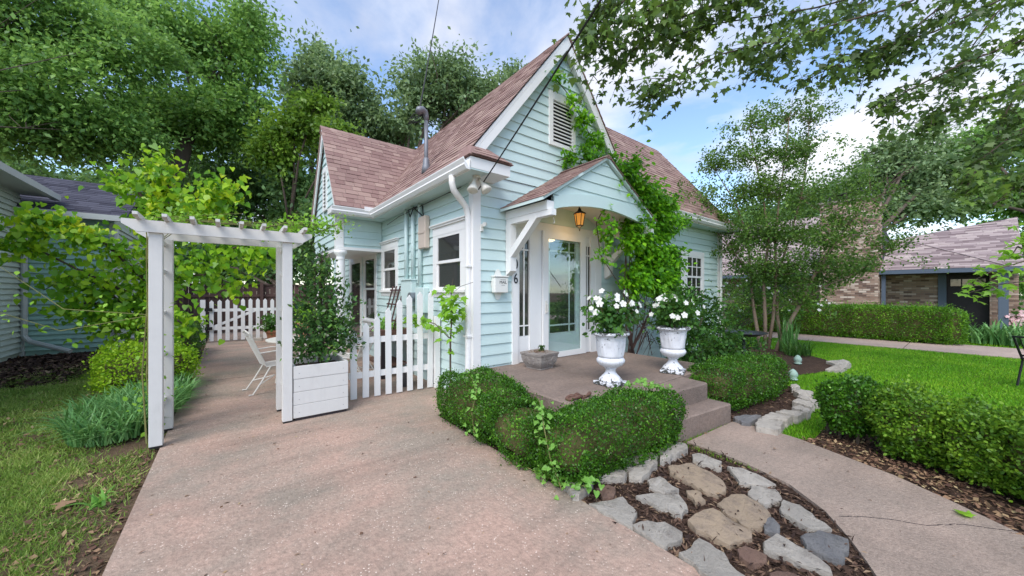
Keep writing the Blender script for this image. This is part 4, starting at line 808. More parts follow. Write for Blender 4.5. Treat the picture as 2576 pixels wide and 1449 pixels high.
def mandevilla(loc, label, seed):
    global RNG
    RNG = np.random.default_rng(seed); random.seed(seed)
    p = thing('flowering_plant', label, 'plant', loc, None); c = Vector(loc)
    stm = MB()
    for i in range(14):
        a = i * 2.4; r_ = random.uniform(.1, .3); stm.tube([c, c + Vector((r_ * .4 * math.cos(a), r_ * .4 * math.sin(a), .15)), c + Vector((r_ * math.cos(a), r_ * math.sin(a), random.uniform(.22, .42)))], .005, 4)
    stm.build('stems', M['twig'], p)
    foliage('leaf_mass', [(c + Vector((0, 0, .16)), (.26, .26, .2)), (c + Vector((-.08, .05, .24)), (.24, .24, .16)), (c + Vector((.1, -.05, .22)), (.24, .24, .16))], 5, 190, .045, .065, OVAL, M['shrub'], p, .2, .25)
    for i in range(34):
        a = random.uniform(0, 6.28); el = random.uniform(.15, 1.25); r_ = random.uniform(.28, .38)
        q = c + Vector((r_ * 1.1 * math.cos(a) * math.cos(el), r_ * 1.1 * math.sin(a) * math.cos(el), .13 + r_ * .95 * math.sin(el) + random.uniform(-.03, .05)))
        o = link('flower', FM, None, p, False); n = Vector((math.cos(a) * .9 - .35, math.sin(a) * .9 - .55, .35 + .4 * math.sin(el))).normalized()
        o.matrix_basis = Matrix.Translation(q) @ n.to_track_quat('Z', 'Y').to_matrix().to_4x4() @ Matrix.Scale(random.uniform(.8, 1.2), 4)
    for i in range(7):
        a = i * .9; q = c + Vector((.25 * math.cos(a), .25 * math.sin(a), .36 + .05 * (i % 3))); o = MB().tube([q, q + Vector((.01, 0, .04)), q + Vector((.012, 0, .07))], [.003, .008, .002], 5).build('bud', M['ivy'], p)
mandevilla((3.62, 2.66, 1.05), 'white flowering mandevilla in the urn next to the porch step', 5); mandevilla((4.84, 2.52, 1.05), 'white flowering mandevilla in the urn near the fern shrub', 9)
# square cast pot by the door
pt_ = thing('square_pot', 'square grey cast stone pot with scroll relief beside the storm door', 'pot', (3.58, 3.88, .43), None, .12); pt_.scale = (.9, .9, .98)
def taper(w0, w1, z0, z1): return [(-w0, -w0, z0), (w0, -w0, z0), (w0, w0, z0), (-w0, w0, z0), (-w1, -w1, z1), (w1, -w1, z1), (w1, w1, z1), (-w1, w1, z1)]
MB().hexa(taper(.155, .155, .0, .02)).build('foot', M['potstone'], pt_, local=True, bevel=.004); MB().hexa(taper(.15, .178, .021, .06)).hexa(taper(.178, .2, .0601, .1)).hexa(taper(.2, .212, .1001, .15)).hexa(taper(.212, .216, .1501, .2)).build('body', M['potstone'], pt_, local=True, bevel=.006); MB().hexa(taper(.222, .232, .2, .24)).build('rim', M['potstone'], pt_, local=True, bevel=.005)
for k in range(4):
    rm = Matrix.Rotation(k * math.pi / 2, 4, 'Z')
    for s in (-1, 1):
        pts = [rm @ Vector((s * (.02 + .055 * q / 14 + .03 * math.sin(q * .5) * (q / 14)), -.188 - .026 * (q / 14), .07 + .1 * q / 14 + .015 * math.cos(q * .9))) for q in range(15)]
        MB().tube(pts, .0075, 5).build('scroll', M['potstone'], pt_, local=True)
o = MB().box(-.2, .2, -.2, .2, .2, .228); o.build('soil', M['mulch'], pt_, local=True)
pp = thing('pot_grass', 'tuft of straw and a small green sprig in the square pot', 'plant', (3.58, 3.88, .66)); n = 260
A = np.c_[RNG.normal(size=(n, 2)), RNG.uniform(.1, .6, n)]; leaves('straw', np.c_[3.58 + RNG.normal(size=n) * .06, 3.88 + RNG.normal(size=n) * .06, np.full(n, .655)], A, rnd(n), np.full(n, .08), BLADE, M['litter'], pp, W=np.full(n, .006))
n = 120; A = np.c_[RNG.normal(size=(n, 2)) * .4, np.ones(n)]; leaves('sprig', np.c_[3.64 + RNG.normal(size=n) * .02, 3.9 + RNG.normal(size=n) * .02, RNG.uniform(.66, .74, n)], A, rnd(n), np.full(n, .03), RHOMB, M['shrub'], pp)
rt0 = [Vector((2.74 + .07 * math.cos(q) + .02 * q, 2.52 + .04 * math.sin(q), .45 + .012 * math.sin(q * 1.7))) for q in np.linspace(0, 12, 40)]
tag(MB().tube(rt0, [.012 + .01 * abs(math.sin(i * .7)) for i in range(40)], 7).build('twisted_root', M['brownwood'], smooth=True), 'reddish brown twisted root lying on porch edge behind front hedge', 'root')
# ---------------------------------------------------------------- arbor
ar = thing('garden_arbor', 'white wooden garden arbor with slatted top standing over the driveway', 'arbor', (0, 5.25, 0))
for x, y in ((-.57, 5.0), (.54, 5.0), (-.545, 5.55), (.53, 5.55)):
    p_ = MB().box(x - .05, x + .05, y - .05, y + .05, .02, 2.135).build('post', M['oldwhite'], ar, bevel=.004); MB().box(x - .045, x + .045, y - .045, y + .045, 0, .019).build('post_foot', M['blackmetal'], p_)
for y in (4.935, 5.615):
    MB().slab([(-.70, y - .017, 2.13), (.69, y - .017, 2.13), (.79, y - .017, 2.20), (.79, y - .017, 2.245), (-.80, y - .017, 2.245), (-.80, y - .017, 2.20)], (0, .034, 0)).build('beam', M['oldwhite'], ar)
for i in range(8):
    x = -.68 + i * .196; MB().slab([(x - .018, 4.72, 2.262), (x - .018, 4.76, 2.246), (x - .018, 5.79, 2.246), (x - .018, 5.83, 2.262), (x - .018, 5.83, 2.29), (x - .018, 4.72, 2.29)], (.036, 0, 0)).build('rafter', M['oldwhite'], ar)
for x in (-.557, .535):
    for z in (.35, .85, 1.3, 1.75, 2.05): MB().box(x - .012, x + .012, 5.051, 5.499, z, z + .035).build('rung', M['oldwhite'], ar)
# planter box and its shrub
pb = thing('planter_box', 'white plank planter box beside the arbor post', 'planter', (.9, 5.28, 0))
for k in range(4):
    z0 = .035 + k * .156
    for x0, x1, y0, y1 in ((.6, 1.21, 4.955, 4.985), (.6, 1.21, 5.575, 5.605), (.6, .63, 4.9855, 5.5745), (1.18, 1.21, 4.9855, 5.5745)):
        MB().box(x0 + random.uniform(0, .003), x1, y0 + random.uniform(0, .004), y1, z0, z0 + .152).build('plank', M['oldwhite'], pb, bevel=.003)
MB().box(.632, 1.178, 4.987, 5.573, .04, .575).build('soil', M['mulch'], pb); MB().box(.62, 1.19, 4.97, 5.59, 0, .034).build('base', M['dark'], pb)
for k in range(4):
    for x in (.66, 1.15): MB().tube([(x, 4.952, .1 + k * .156), (x, 4.957, .1 + k * .156)], .004, 6).build('nail_head', M['greypipe'], pb)
ps = thing('potted_shrub', 'tall glossy evergreen shrub growing in the white planter box', 'shrub', (.95, 5.3, .57))
b = MB(); c = Vector((.95, 5.3, .57)); b.tube([c, c + Vector((.0, 0, .22)), c + Vector((.02, 0, .5)), c + Vector((0, 0, 1.1)), c + Vector((0, 0, 1.45))], [.03, .026, .02, .012, .004], 8)
for i in range(26):
    a = i * 2.39; z = .12 + .05 * i; r_ = .34 * (1 - z / 2.1); b.tube([c + Vector((0, 0, z)), c + Vector((r_ * .5 * math.cos(a), r_ * .5 * math.sin(a), z + .1)), c + Vector((r_ * math.cos(a), r_ * math.sin(a), z + .26))], [.009, .006, .003], 5)
b.build('trunk', M['vinebark'], ps)
foliage('crown', [((.93, 5.3, 1.0), (.34, .34, .35)), ((.9, 5.3, 1.35), (.28, .28, .35)), ((.92, 5.3, 1.7), (.2, .2, .28)), ((.95, 5.3, 1.95), (.11, .11, .2)), ((1.2, 5.25, 1.2), (.2, .22, .45)), ((.8, 5.3, .85), (.26, .3, .16)), ((1.22, 5.3, .9), (.2, .2, .2))], 7, 560, .05, .062, RHOMB, M['potshrub'], ps, .25, -.35, .4)
# ---------------------------------------------------------------- picket fences
def picket_mesh(h, wd=.088, th=.02): return MB().slab([(-wd / 2, 0, .015), (wd / 2, 0, .015), (wd / 2, 0, h - .06), (0, 0, h), (-wd / 2, 0, h - .06)], (0, th, 0))
pf = thing('picket_fence', 'white picket fence stepping up to the cottage side wall', 'fence', (2.0, 5.35, 0))
for i, h in enumerate((1.0, 1.10, 1.19, 1.31, 1.43, 1.5, 1.55, 1.56)):
    o = picket_mesh(h).build('picket', M['white'], pf, bevel=.002); o.matrix_basis = Matrix.Translation((1.39 + i * .163, 5.385 - i * .009, 0)) @ Matrix.Rotation(random.uniform(-.012, .012), 4, 'Y')
for z in (.30, .80): MB().hexa([(1.33, 5.407, z), (2.6, 5.345, z), (2.6, 5.385, z), (1.33, 5.447, z), (1.33, 5.407, z + .085), (2.6, 5.345, z + .085), (2.6, 5.385, z + .085), (1.33, 5.447, z + .085)]).build('rail', M['white'], pf)
MB().box(2.6, 2.69, 5.29, 5.38, 0, 1.15).build('post', M['white'], pf)
bgt = thing('picket_gate', 'white picket gate with black strap hinges across the back of the driveway', 'gate', (.4, 14.0, 0))
for i in range(11):
    x = -.42 + i * .19; y = 14.15 - .02 * i; o = picket_mesh(1.26 + .05 * math.sin(i / 10 * math.pi), .1).build('picket', M['white'], bgt); o.matrix_basis = Matrix.Translation((x, y, .03))
for z in (.42, .98): MB().bar((-.5, 14.19, z), (1.55, 13.98, z), .03, .09).build('rail', M['white'], bgt)
MB().bar((-.4, 14.2, .46), (.75, 14.06, 1.0), .025, .08).build('brace', M['white'], bgt); MB().box(-.68, -.56, 14.1, 14.2, 0, 1.3).build('post', M['white'], bgt)
for z in (.43, 1.0): MB().box(-.58, -.4, 14.09, 14.125, z - .04, z + .05).build('hinge', M['blackmetal'], bgt)
MB().tube([(-.53, 14.1, .05), (-.53, 14.1, 1.25)], .02, 6).build('hinge_rod', M['blackmetal'], bgt)
wf_ = thing('board_fence', 'tall brown stained board fence behind the white picket gate', 'fence', (0, 17.2, 0))
bme = MB().box(-.069, .069, -.009, .009, .0, 1.78).mesh(); bme.materials.append(M['fencewood'])
for i in range(62):
    o = link('board', bme, None, wf_); o.matrix_basis = Matrix.Translation((-3.2 + i * .142, 17.2 + random.uniform(-.004, .004), .02 + random.uniform(-.01, .01)))
for z in (.4, 1.35): MB().box(-3.3, 5.6, 17.15, 17.188, z, z + .09).build('rail', M['fencewood'], wf_)
MB().box(-3.3, 5.6, 17.14, 17.26, 1.8, 1.84).build('cap_rail', M['fencewood'], wf_)
for x in (-1.5, .95, 3.4): MB().box(x, x + .1, 17.04, 17.139, 0, 1.9).build('post', M['fencewood'], wf_)
# ---------------------------------------------------------------- patio furniture
def mesh_chair(label, loc, rz):
    ch = thing('patio_chair', label, 'chair', loc, None, rz)          # local: faces +X, seat 0.42
    fr = MB()
    for y in (-.22, .22):
        fr.tube([(.2, y * .9, .42), (-.2, y * .9, .40), (-.42, y, .92)], .011, 6)
        fr.tube([(.22, y, .42), (.26, y, .62), (-.05, y * 1.08, .64), (-.3, y * 1.02, .62)], .01, 6)
    fr.tube([(-.42, -.22, .92), (-.435, 0, .955), (-.42, .22, .92)], .011, 6).tube([(.2, -.2, .42), (.22, 0, .41), (.2, .2, .42)], .011, 6); fr.build('frame', M['whitemetal'], ch, local=True)
    for y in (-.2, .2):
        MB().tube([(.18, y, .42), (.22, y * 1.05, .2), (.25, y * 1.1, .01), (.3, y * 1.1, .012)], .011, 6).build('leg', M['whitemetal'], ch, local=True); MB().tube([(-.15, y, .4), (-.26, y * 1.05, .2), (-.38, y * 1.1, .01), (-.43, y * 1.1, .012)], .011, 6).build('leg', M['whitemetal'], ch, local=True)
    MB().tube([(-.3, -.21, .14), (-.05, 0, .22), (-.3, .21, .14)], .009, 5).build('stretcher', M['whitemetal'], ch, local=True)
    s = MB()
    for i in range(17):
        y = -.2 + i * .025; s.tube([(.2, y, .42), (-.2, y, .402)], .0028, 3, False)
    for i in range(17): x = -.2 + i * .025; s.tube([(x, -.2, .402 + (x + .2) * .045), (x, .2, .402 + (x + .2) * .045)], .0028, 3, False)
    s.build('seat', M['whitemetal'], ch, local=True); k = MB()
    for i in range(17): y = -.2 + i * .025; k.tube([(-.2, y, .40), (-.39, y, .85)], .0028, 3, False)
    for i in range(19): f = i / 18; k.tube([(-.2 - .19 * f, -.2, .4 + .45 * f), (-.2 - .19 * f, .2, .4 + .45 * f)], .0028, 3, False)
    for i in range(4):
        y = -.15 + i * .1; k.tube([(-.395 - .012 * math.sin(q), y + .04 * math.cos(q), .89 + .028 * math.sin(q)) for q in np.linspace(0, 6.28, 9)], .004, 4, False)
    k.build('backrest', M['whitemetal'], ch, local=True); return ch
mesh_chair('white wire mesh patio chair standing clear of the arbor post', (.62, 6.85, 0), .15); mesh_chair('white wire mesh patio chair behind the potted shrub by the column', (1.7, 6.75, 0), 2.4); mesh_chair('white wire mesh patio chair behind the round patio table', (1.1, 8.3, 0), -1.4)
tb = thing('patio_table', 'round white wire patio table behind the planter box', 'table', (1.0, 7.35, 0)); b = MB()
b.lathe([(.5, .70), (.52, .705), (.52, .725), (.5, .73)], 36, (1.0, 7.35, 0)).build('rim', M['whitemetal'], tb); b = MB()
for i in range(-18, 19):
    x = i * .027; h_ = math.sqrt(max(0, .5 ** 2 - x * x)); b.tube([(1.0 + x, 7.35 - h_, .715), (1.0 + x, 7.35 + h_, .715)], .005, 3, False).tube([(1.0 - h_, 7.35 + x, .713), (1.0 + h_, 7.35 + x, .713)], .005, 3, False)
b.build('mesh_top', M['whitemetal'], tb)
for k in range(4):
    a = k * math.pi / 2 + .4; MB().tube([(1.0 + .3 * math.cos(a), 7.35 + .3 * math.sin(a), .7), (1.0 + .36 * math.cos(a), 7.35 + .36 * math.sin(a), .35), (1.0 + .42 * math.cos(a), 7.35 + .42 * math.sin(a), .01)], .013, 6).build('leg', M['whitemetal'], tb)
def pot(name, label, loc, r, h, mat, leafm, pr, nl, ls, cat='pot', plabel=None):
    p = thing(name, label, cat, loc); MB().lathe([(r * .72, 0), (r, h * .82), (r * 1.1, h * .82), (r * 1.12, h), (r * .95, h), (r * .9, h * .9)], 20, loc).build('pot', M[mat], p, smooth=False); MB().lathe([(r * .9, h * .88), (.01, h * .93)], 14, loc).build('soil', M['mulch'], p)
    q = thing('potted_plant', plabel, 'plant', (loc[0], loc[1], loc[2] + h)); foliage('leaf_mass', [((loc[0], loc[1], loc[2] + h + pr * .55), (pr, pr, pr * .7))], 5, nl // 5, pr * .2, ls, OVAL, M[leafm], q, .2)
pot('flower_pot', 'pale clay pot on the patio table', (1.1, 7.45, .732), .16, .26, 'terracotta', 'maplelit', .26, 420, .07, 'pot', 'bright green leafy plant in the pot on the patio table')
pot('flower_pot', 'terracotta pot against the white picket gate', (1.12, 13.3, 0), .24, .36, 'terracotta', 'shrub', .36, 600, .09, 'pot', 'dark green bushy plant in terracotta pot by the back gate')
st_ = stone_obj([(.55, 13.7, 0), (.8, 13.65, 0), (.82, 13.8, 0), (.57, 13.84, 0)], .1, 'st_grey', 'grey stone block holding the bottom of the picket gate', None, 'gate_stone')
tr_ = thing('trellis', 'dark red ladder trellis leaning on the side wall below the second window', 'trellis', (2.5, 6.9, .7)); xa, xb = 2.42, 2.66
for y in (7.32, 7.12, 6.92, 6.72): MB().bar((xa, y, .75), (xb, y + .02, 1.66), .03, .018).build('upright', M['trellis'], tr_)
for z in (1.0, 1.3, 1.58): f = (z - .75) / .91; MB().bar((xa + (xb - xa) * f - .02, 6.66, z), (xa + (xb - xa) * f - .02, 7.38, z), .012, .03).build('crossbar', M['trellis'], tr_)
pt2 = thing('potting_bench', 'brown wooden potting bench with trough of greens behind the picket fence', 'bench', (2.35, 6.9, 0)); MB().box(2.1, 2.68, 6.35, 7.55, .66, .73).build('top', M['brownwood'], pt2); MB().box(2.12, 2.2, 6.4, 7.5, .731, .86).box(2.58, 2.66, 6.4, 7.5, .731, .86).box(2.2, 2.58, 6.4, 6.44, .731, .86).build('trough', M['brownwood'], pt2)
for x, y in ((2.14, 6.4), (2.62, 6.4), (2.14, 7.48), (2.62, 7.48)): MB().box(x - .03, x + .03, y - .03, y + .03, 0, .659).build('leg', M['dark'], pt2)
MB().box(2.15, 2.62, 6.42, 7.46, .2, .23).build('shelf', M['brownwood'], pt2)
gq = thing('trough_greens', 'leafy greens growing in the potting bench trough', 'plant', (2.4, 6.9, .8)); foliage('leaf_mass', [((2.4, 6.65, .86), (.18, .3, .1)), ((2.4, 7.2, .86), (.18, .3, .1))], 5, 70, .05, .07, OVAL, M['ivy'], gq, .1, -.3)
bk_ = thing('bucket', 'zinc bucket on the ground behind the picket fence', 'bucket', (2.28, 5.75, 0)); MB().lathe([(.11, 0), (.135, .28), (.14, .285), (.135, .29), (.125, .28), (.1, .02)], 20, (2.28, 5.75, 0)).build('body', M['zinc'], bk_, smooth=True); MB().tube([(2.28, 5.75 - .135, .27), (2.28, 5.68, .36), (2.28, 5.82, .36), (2.28, 5.75 + .135, .27)], .005, 5).build('handle', M['zinc'], bk_)
# bird bath, ornaments, iron chair
bb = thing('bird_bath', 'dark metal bird bath bowl among foliage near the cottage corner', 'bird bath', (8.8, 3.0, 0)); MB().lathe([(.16, 0), (.15, .03), (.04, .08), (.035, .5), (.06, .55)], 14, (8.8, 3.0, 0)).build('pedestal', M['plumbowl'], bb, smooth=True); MB().lathe([(.05, .55), (.25, .59), (.42, .65), (.45, .67), (.43, .672), (.28, .625), (.02, .61)], 30, (8.8, 3.0, 0)).build('bowl', M['plumbowl'], bb, smooth=True)
for i, (uv, l) in enumerate((((1995, 955), 'little verdigris ornament behind the curved edging stones'), ((2007, 915), 'little verdigris egg ornament in crape myrtle bed'))):
    c = G(*uv); tag(MB().lathe([(.07, 0), (.07, .02), (.04, .03), (.075, .07), (.07, .12), (.035, .17), (.005, .19)], 12, c).build('garden_ornament', M['statue'], smooth=True), l, 'ornament')
ic = thing('iron_chair', 'dark iron slat-back garden chair standing on the lawn', 'chair', (10.35, -.85, 0)); c0 = Vector((10.2, -.53, 0))
ux = Vector((RT[0], RT[1], 0)); uy = Vector((-FW[0], -FW[1], 0))
q = lambda a, b_, z: c0 + ux * a + uy * b_ + Vector((0, 0, z))
for b_ in (0, .45):
    MB().tube([q(0.0, b_, 0), q(.09, b_, .42), q(.05, b_, .52), q(-.07, b_, .82)], .016, 6).build('back_leg', M['blackmetal'], ic); MB().tube([q(.5, b_, 0), q(.47, b_, .44)], .015, 6).build('leg', M['blackmetal'], ic)
for z in (.5, .81): MB().bar(q(.05 - (z - .52) * .4, 0, z), q(.05 - (z - .52) * .4, .45, z), .02, .03).build('back_rail', M['blackmetal'], ic)
for i in range(5): b_ = .07 + i * .08; MB().bar(q(.06, b_, .5), q(-.066, b_, .81), .014, .008).build('slat', M['blackmetal'], ic)
MB().slab([q(.05, 0, .44), q(.5, 0, .44), q(.5, .45, .44), q(.05, .45, .44)], (0, 0, .025)).build('seat', M['blackmetal'], ic)
# ---------------------------------------------------------------- shrubs
RNG = np.random.default_rng(21); random.seed(21)
def sup(d, n): return d / (np.abs(d) ** n).sum(1, keepdims=True) ** (1 / n)
def boxwood(name, label, c, L, rz, mat, n, leaf, group=None, ex=5.0, lump=.05, cat='hedge', shape=OVAL, lumpf=3.0):
    p = thing(name, label, cat, (c[0], c[1], 0), group); c = np.array(c, float); L = np.array(L, float) / 2; Rm = np.array([[math.cos(rz), -math.sin(rz)], [math.sin(rz), math.cos(rz)]])
    ar_ = np.array([L[1] * L[2], L[0] * L[2], L[0] * L[1]]); ax = RNG.choice(3, n, p=ar_ / ar_.sum()); d = RNG.uniform(-1, 1, (n, 3)); sg = RNG.choice([-1, 1], n); d[np.arange(n), ax] = sg
    s = sup(d, ex); nv = unit(np.sign(s) * np.abs(s) ** (ex - 1) / L); q = s * L
    def lum(a): return np.array([mnoise.noise(Vector(v) * lumpf + Vector(c)) + .5 * mnoise.noise(Vector(v) * lumpf * 2.7 + Vector(c)) for v in a])
    q = q + nv * (lum(q)[:, None] * lump - RNG.exponential(leaf * 1.1, (n, 1)) + leaf * .5 + (RNG.random((n, 1)) < .10) * leaf * RNG.uniform(0, 3, (n, 1))); hol = np.array([mnoise.noise(Vector(v) * 5.5 + Vector(c) * 2) for v in q]); ok = (q[:, 2] > -L[2] * .93) & ((hol > -.42) | (RNG.random(n) < .25)); q = q[ok]; nv = nv[ok]; m = len(q)
    q[:, :2] = q[:, :2] @ Rm.T; nv[:, :2] = nv[:, :2] @ Rm.T
    A = nv * .5 + rnd(m) * .7 + np.array([0, 0, .35]); N = nv + rnd(m) * .55
    leaves('leaf_mass', q + c, A, N, leaf * RNG.uniform(.7, 1.3, m), shape, M[mat], p)
    th = []; b = MB(); NU, NV_ = 18, 10                     # twiggy inside
    for i in range(NV_ + 1):
        f = math.pi * i / NV_
        for j in range(NU):
            g = 2 * math.pi * j / NU; dd = np.array([[math.sin(f) * math.cos(g), math.sin(f) * math.sin(g), math.cos(f)]]); v = sup(dd, ex)[0] * (L - min(.07, L.min() * .25)); xy = Rm @ v[:2]; b.v.append((c[0] + xy[0], c[1] + xy[1], c[2] + v[2]))
    for i in range(NV_):
        for j in range(NU): b.f.append((i * NU + j, i * NU + (j + 1) % NU, (i + 1) * NU + (j + 1) % NU, (i + 1) * NU + j))
    b.build('twig_core', M['twig'], p)
    st = MB()
    for i in range(5):
        x, y = Rm @ np.array([random.uniform(-.7, .7) * L[0], random.uniform(-.6, .6) * L[1]]); st.tube([(c[0] + x, c[1] + y, -.04), (c[0] + x * 1.1, c[1] + y * 1.1, c[2])], .014, 5)
    st.build('stems', M['bark'], p); return p
boxwood('boxwood_hedge', 'dark boxwood hedge on the driveway side of the porch with ivy on it', (2.31, 3.47, .27), (.74, 1.25, .56), 0, 'box', 26000, .02, None, 3.6, .085)
boxwood('boxwood_hedge', 'long dark boxwood hedge between porch urn and flagstones', (2.84, 2.04, .26), (1.72, .6, .56), -.05, 'box', 36000, .02, None, 3.8, .085)
boxwood('boxwood_hedge', 'low boxwood clump with ivy joining the two hedges at the porch corner', (2.27, 2.62, .2), (.62, .8, .46), 0, 'box', 12000, .02, None, 3.2, .09)
boxwood('boxwood_hedge', 'dark boxwood hedge on the lawn side of the porch steps', (5.85, 2.05, .27), (2.0, .7, .56), -.08, 'box', 30000, .022, None, 4.0, .085)
for (x, y, lx, ly, h, l) in ((5.17, .76, .52, .54, .56, 'rounded boxwood shrub with bare stems at the lawn end of the walkway row'), (5.0, .31, .56, .6, .64, 'second boxwood shrub along the walkway, next to the bare-stemmed one'), (4.86, -.11, .56, .6, .6, 'third boxwood shrub along the walkway from the porch end'), (4.6, -.48, .75, .66, .66, 'boxwood shrub with a yellowed patch at the far end of the walkway row')):
    boxwood('boxwood_shrub', l, (x, y, h / 2 + (.05 if y > .5 else -.01)), (lx * 1.04, ly * .96, h), .5, 'boxlight' if y < .6 else 'box', 12000, .029, None, 2.2, .12, 'shrub', OVAL, 4.0)
boxwood('boxwood_shrub', 'small bright yellow-green boxwood beside the arbor', (-1.0, 7.9, .36), (1.1, .95, .72), .2, 'boxbright', 9000, .036, None, 3.0, .1, 'shrub')
boxwood('clipped_hedge', 'tall neatly clipped green hedge in front of the brick house', (16.75, 3.1, .52), (.9, 6.2, 1.08), 0, 'hedge', 52000, .05, None, 9.0, .03, 'hedge', RHOMB, 1.4)
boxwood('dark_shrub', 'low dark shrub along the driveway edge near the picket gate', (-.95, 11.2, .4), (.8, 3.2, .8), 0, 'shrub', 9000, .05, None, 3.0, .12, 'shrub', RHOMB)
# ivy trailing over the hedges
def ivy(label, pts, n, size, mat='ivy', name='trailing_ivy'):
    p = thing(name, label, 'ivy', pts[0]); st = MB(); st.tube(pts, .004, 4); st.build('stem', M['rosecane'], p); V = [Vector(q) for q in pts]; C = []
    for i in range(n):
        k = random.randrange(len(V) - 1); C.append(V[k].lerp(V[k + 1], random.random()) + Vector((random.gauss(0, .045), random.gauss(0, .045), random.gauss(0.01, .018))))
    for q in C[:60]:
        s = size * random.uniform(.7, 1.3); me = MB(); d = Vector((random.gauss(0, 1), random.gauss(0, 1), -.3)).normalized(); nn = Vector((-.45 + random.gauss(0, .35), -.55 + random.gauss(0, .35), .8)).normalized(); sd_ = d.cross(nn).normalized(); nn = sd_.cross(d)
        me.v = [tuple(q + sd_ * x * s + d * y * s + nn * z * s) for x, y, z in HEART]; me.f = [tuple(range(len(HEART)))]; me.build('leaf', M[mat], p)
ivy('light green ivy trailing over the driveway side hedge', [(2.25, 3.75, .58), (2.15, 3.45, .57), (2.05, 3.2, .5), (1.93, 3.1, .32), (1.93, 3.05, .1)], 46, .042)
ivy('light green ivy at the inner corner of front hedge', [(2.25, 2.45, .56), (2.1, 2.25, .55), (1.98, 2.1, .48), (1.96, 2.0, .25), (1.98, 1.9, .05)], 52, .045)
ivy('patch of round green ivy leaves beside the urn base', [(3.3, 2.2, .57), (3.45, 2.05, .57), (3.6, 1.95, .52), (3.52, 2.2, .58)], 56, .045)
ivy('ivy creeping on the ground at the driveway corner of front hedge', [(2.02, 2.35, .03), (2.03, 2.1, .04), (2.1, 1.85, .05), (2.1, 1.72, .12)], 46, .05)
# liriope bank and other strap-leaved clumps
def strap(name, label, P, h, wd, mat, cat='plant', group=None, arch=.9):
    n = len(P); p = thing(name, label, cat, (P[:, 0].mean(), P[:, 1].mean(), 0), group); az = RNG.uniform(0, 6.283, n); ln = h * RNG.uniform(.6, 1.25, n); ar_ = arch * RNG.uniform(.5, 1.3, n); K = 5; V = np.empty((n, 2 * K + 1, 3)); W = wd * RNG.uniform(.7, 1.3, n)
    for k in range(K + 1):
        f = k / K; r_ = ln * ar_ * (.25 * f + .55 * f * f); z = ln * (f * (1.15) - .62 * f * f * ar_); x = P[:, 0] + np.cos(az) * r_; y = P[:, 1] + np.sin(az) * r_; ww_ = W * (1 - f ** 3) / 2
        if k < K: V[:, k] = np.c_[x - np.sin(az) * ww_, y + np.cos(az) * ww_, z]; V[:, 2 * K - k] = np.c_[x + np.sin(az) * ww_, y - np.cos(az) * ww_, z]
        else: V[:, K] = np.c_[x, y, z]
    me = bpy.data.meshes.new(name); v = []; Kn = 2 * K + 1; fs = []
    base = np.arange(n)[:, None] * Kn
    for k in range(K - 1): fs.append(np.c_[base + k, base + k + 1, base + 2 * K - k - 1, base + 2 * K - k])
    quads = np.concatenate(fs); tris = np.c_[base + K - 1, base + K, base + K + 1]
    me.from_pydata(V.reshape(-1, 3).tolist(), [], quads.tolist() + tris.tolist()); me.update(); o = link('blades', me, M[mat], p); o['kind'] = 'stuff'; return p
def disc(cx, cy, rx, ry, n):
    a = RNG.uniform(0, 6.283, n); r_ = np.sqrt(RNG.random(n)); return np.c_[cx + rx * r_ * np.cos(a), cy + ry * r_ * np.sin(a)]
strap('liriope', 'bank of arching blue-green liriope around the arbor foot', np.concatenate([disc(-.98, 6.2, .42, .85, 2300), disc(-.75, 7.1, .3, 1.0, 1700)]), .38, .017, 'lirio', 'plant', None, 1.0)
c = G(2000, 895); strap('daylily', 'dark strap-leaved clump at foot of the crape myrtle', disc(c.x + .2, c.y, .3, .25, 150), .5, .02, 'shrub'); c = G(1965, 885); strap('iris', 'upright grassy iris clump beside the crape myrtle trunk', disc(c.x + .2, c.y - .1, .2, .2, 90), .8, .022, 'lirio', 'plant', None, .25)
c = G(2490, 866); strap('iris', 'grey-green iris clump beside the far clipped hedge end', disc(17.9, -.7, .5, .8, 260), .7, .05, 'lirio', 'plant', None, .6)
for (x, y, l) in ((-.98, 2.75, 'small broad-leaved weed at the bottom left driveway edge'), (-.75, 3.9, 'small weed tuft beside the driveway near pale dead leaf')):
    strap('weed', l, disc(x, y, .06, .06, 16), .14, .022, 'ivy', 'weed', None, 1.2)
# a few single dead leaves on the ground
def big_leaf(uv, s, mat, label):
    c = G(*uv, .012); me = MB(); a = random.uniform(0, 6.28)
    me.v = [(c.x + s * (x * math.cos(a) - y * math.sin(a)), c.y + s * (x * math.sin(a) + y * math.cos(a)), c.z - (.0 if uv[0] > 500 else .015) + abs(x) * s * .25 + .003) for x, y, z in MAPLE]; me.f = [tuple(range(len(MAPLE)))]; tag(me.build('fallen_leaf', M[mat]), label, 'leaf')
big_leaf((180, 1255), .13, 'litter', 'large curled pale dead leaf on the left lawn'); big_leaf((2445, 1303), .1, 'maplelit', 'pale green fallen maple leaf at the walkway edge'); big_leaf((255, 955), .14, 'litter', 'pale dead leaf on the dark mulch before the sage green house'); big_leaf((1945, 1128), .03, 'litter', 'tiny dark leaf on the walkway by the bottom step'); big_leaf((1700, 970), .05, 'petal', 'white scrap lying on the upper porch step')
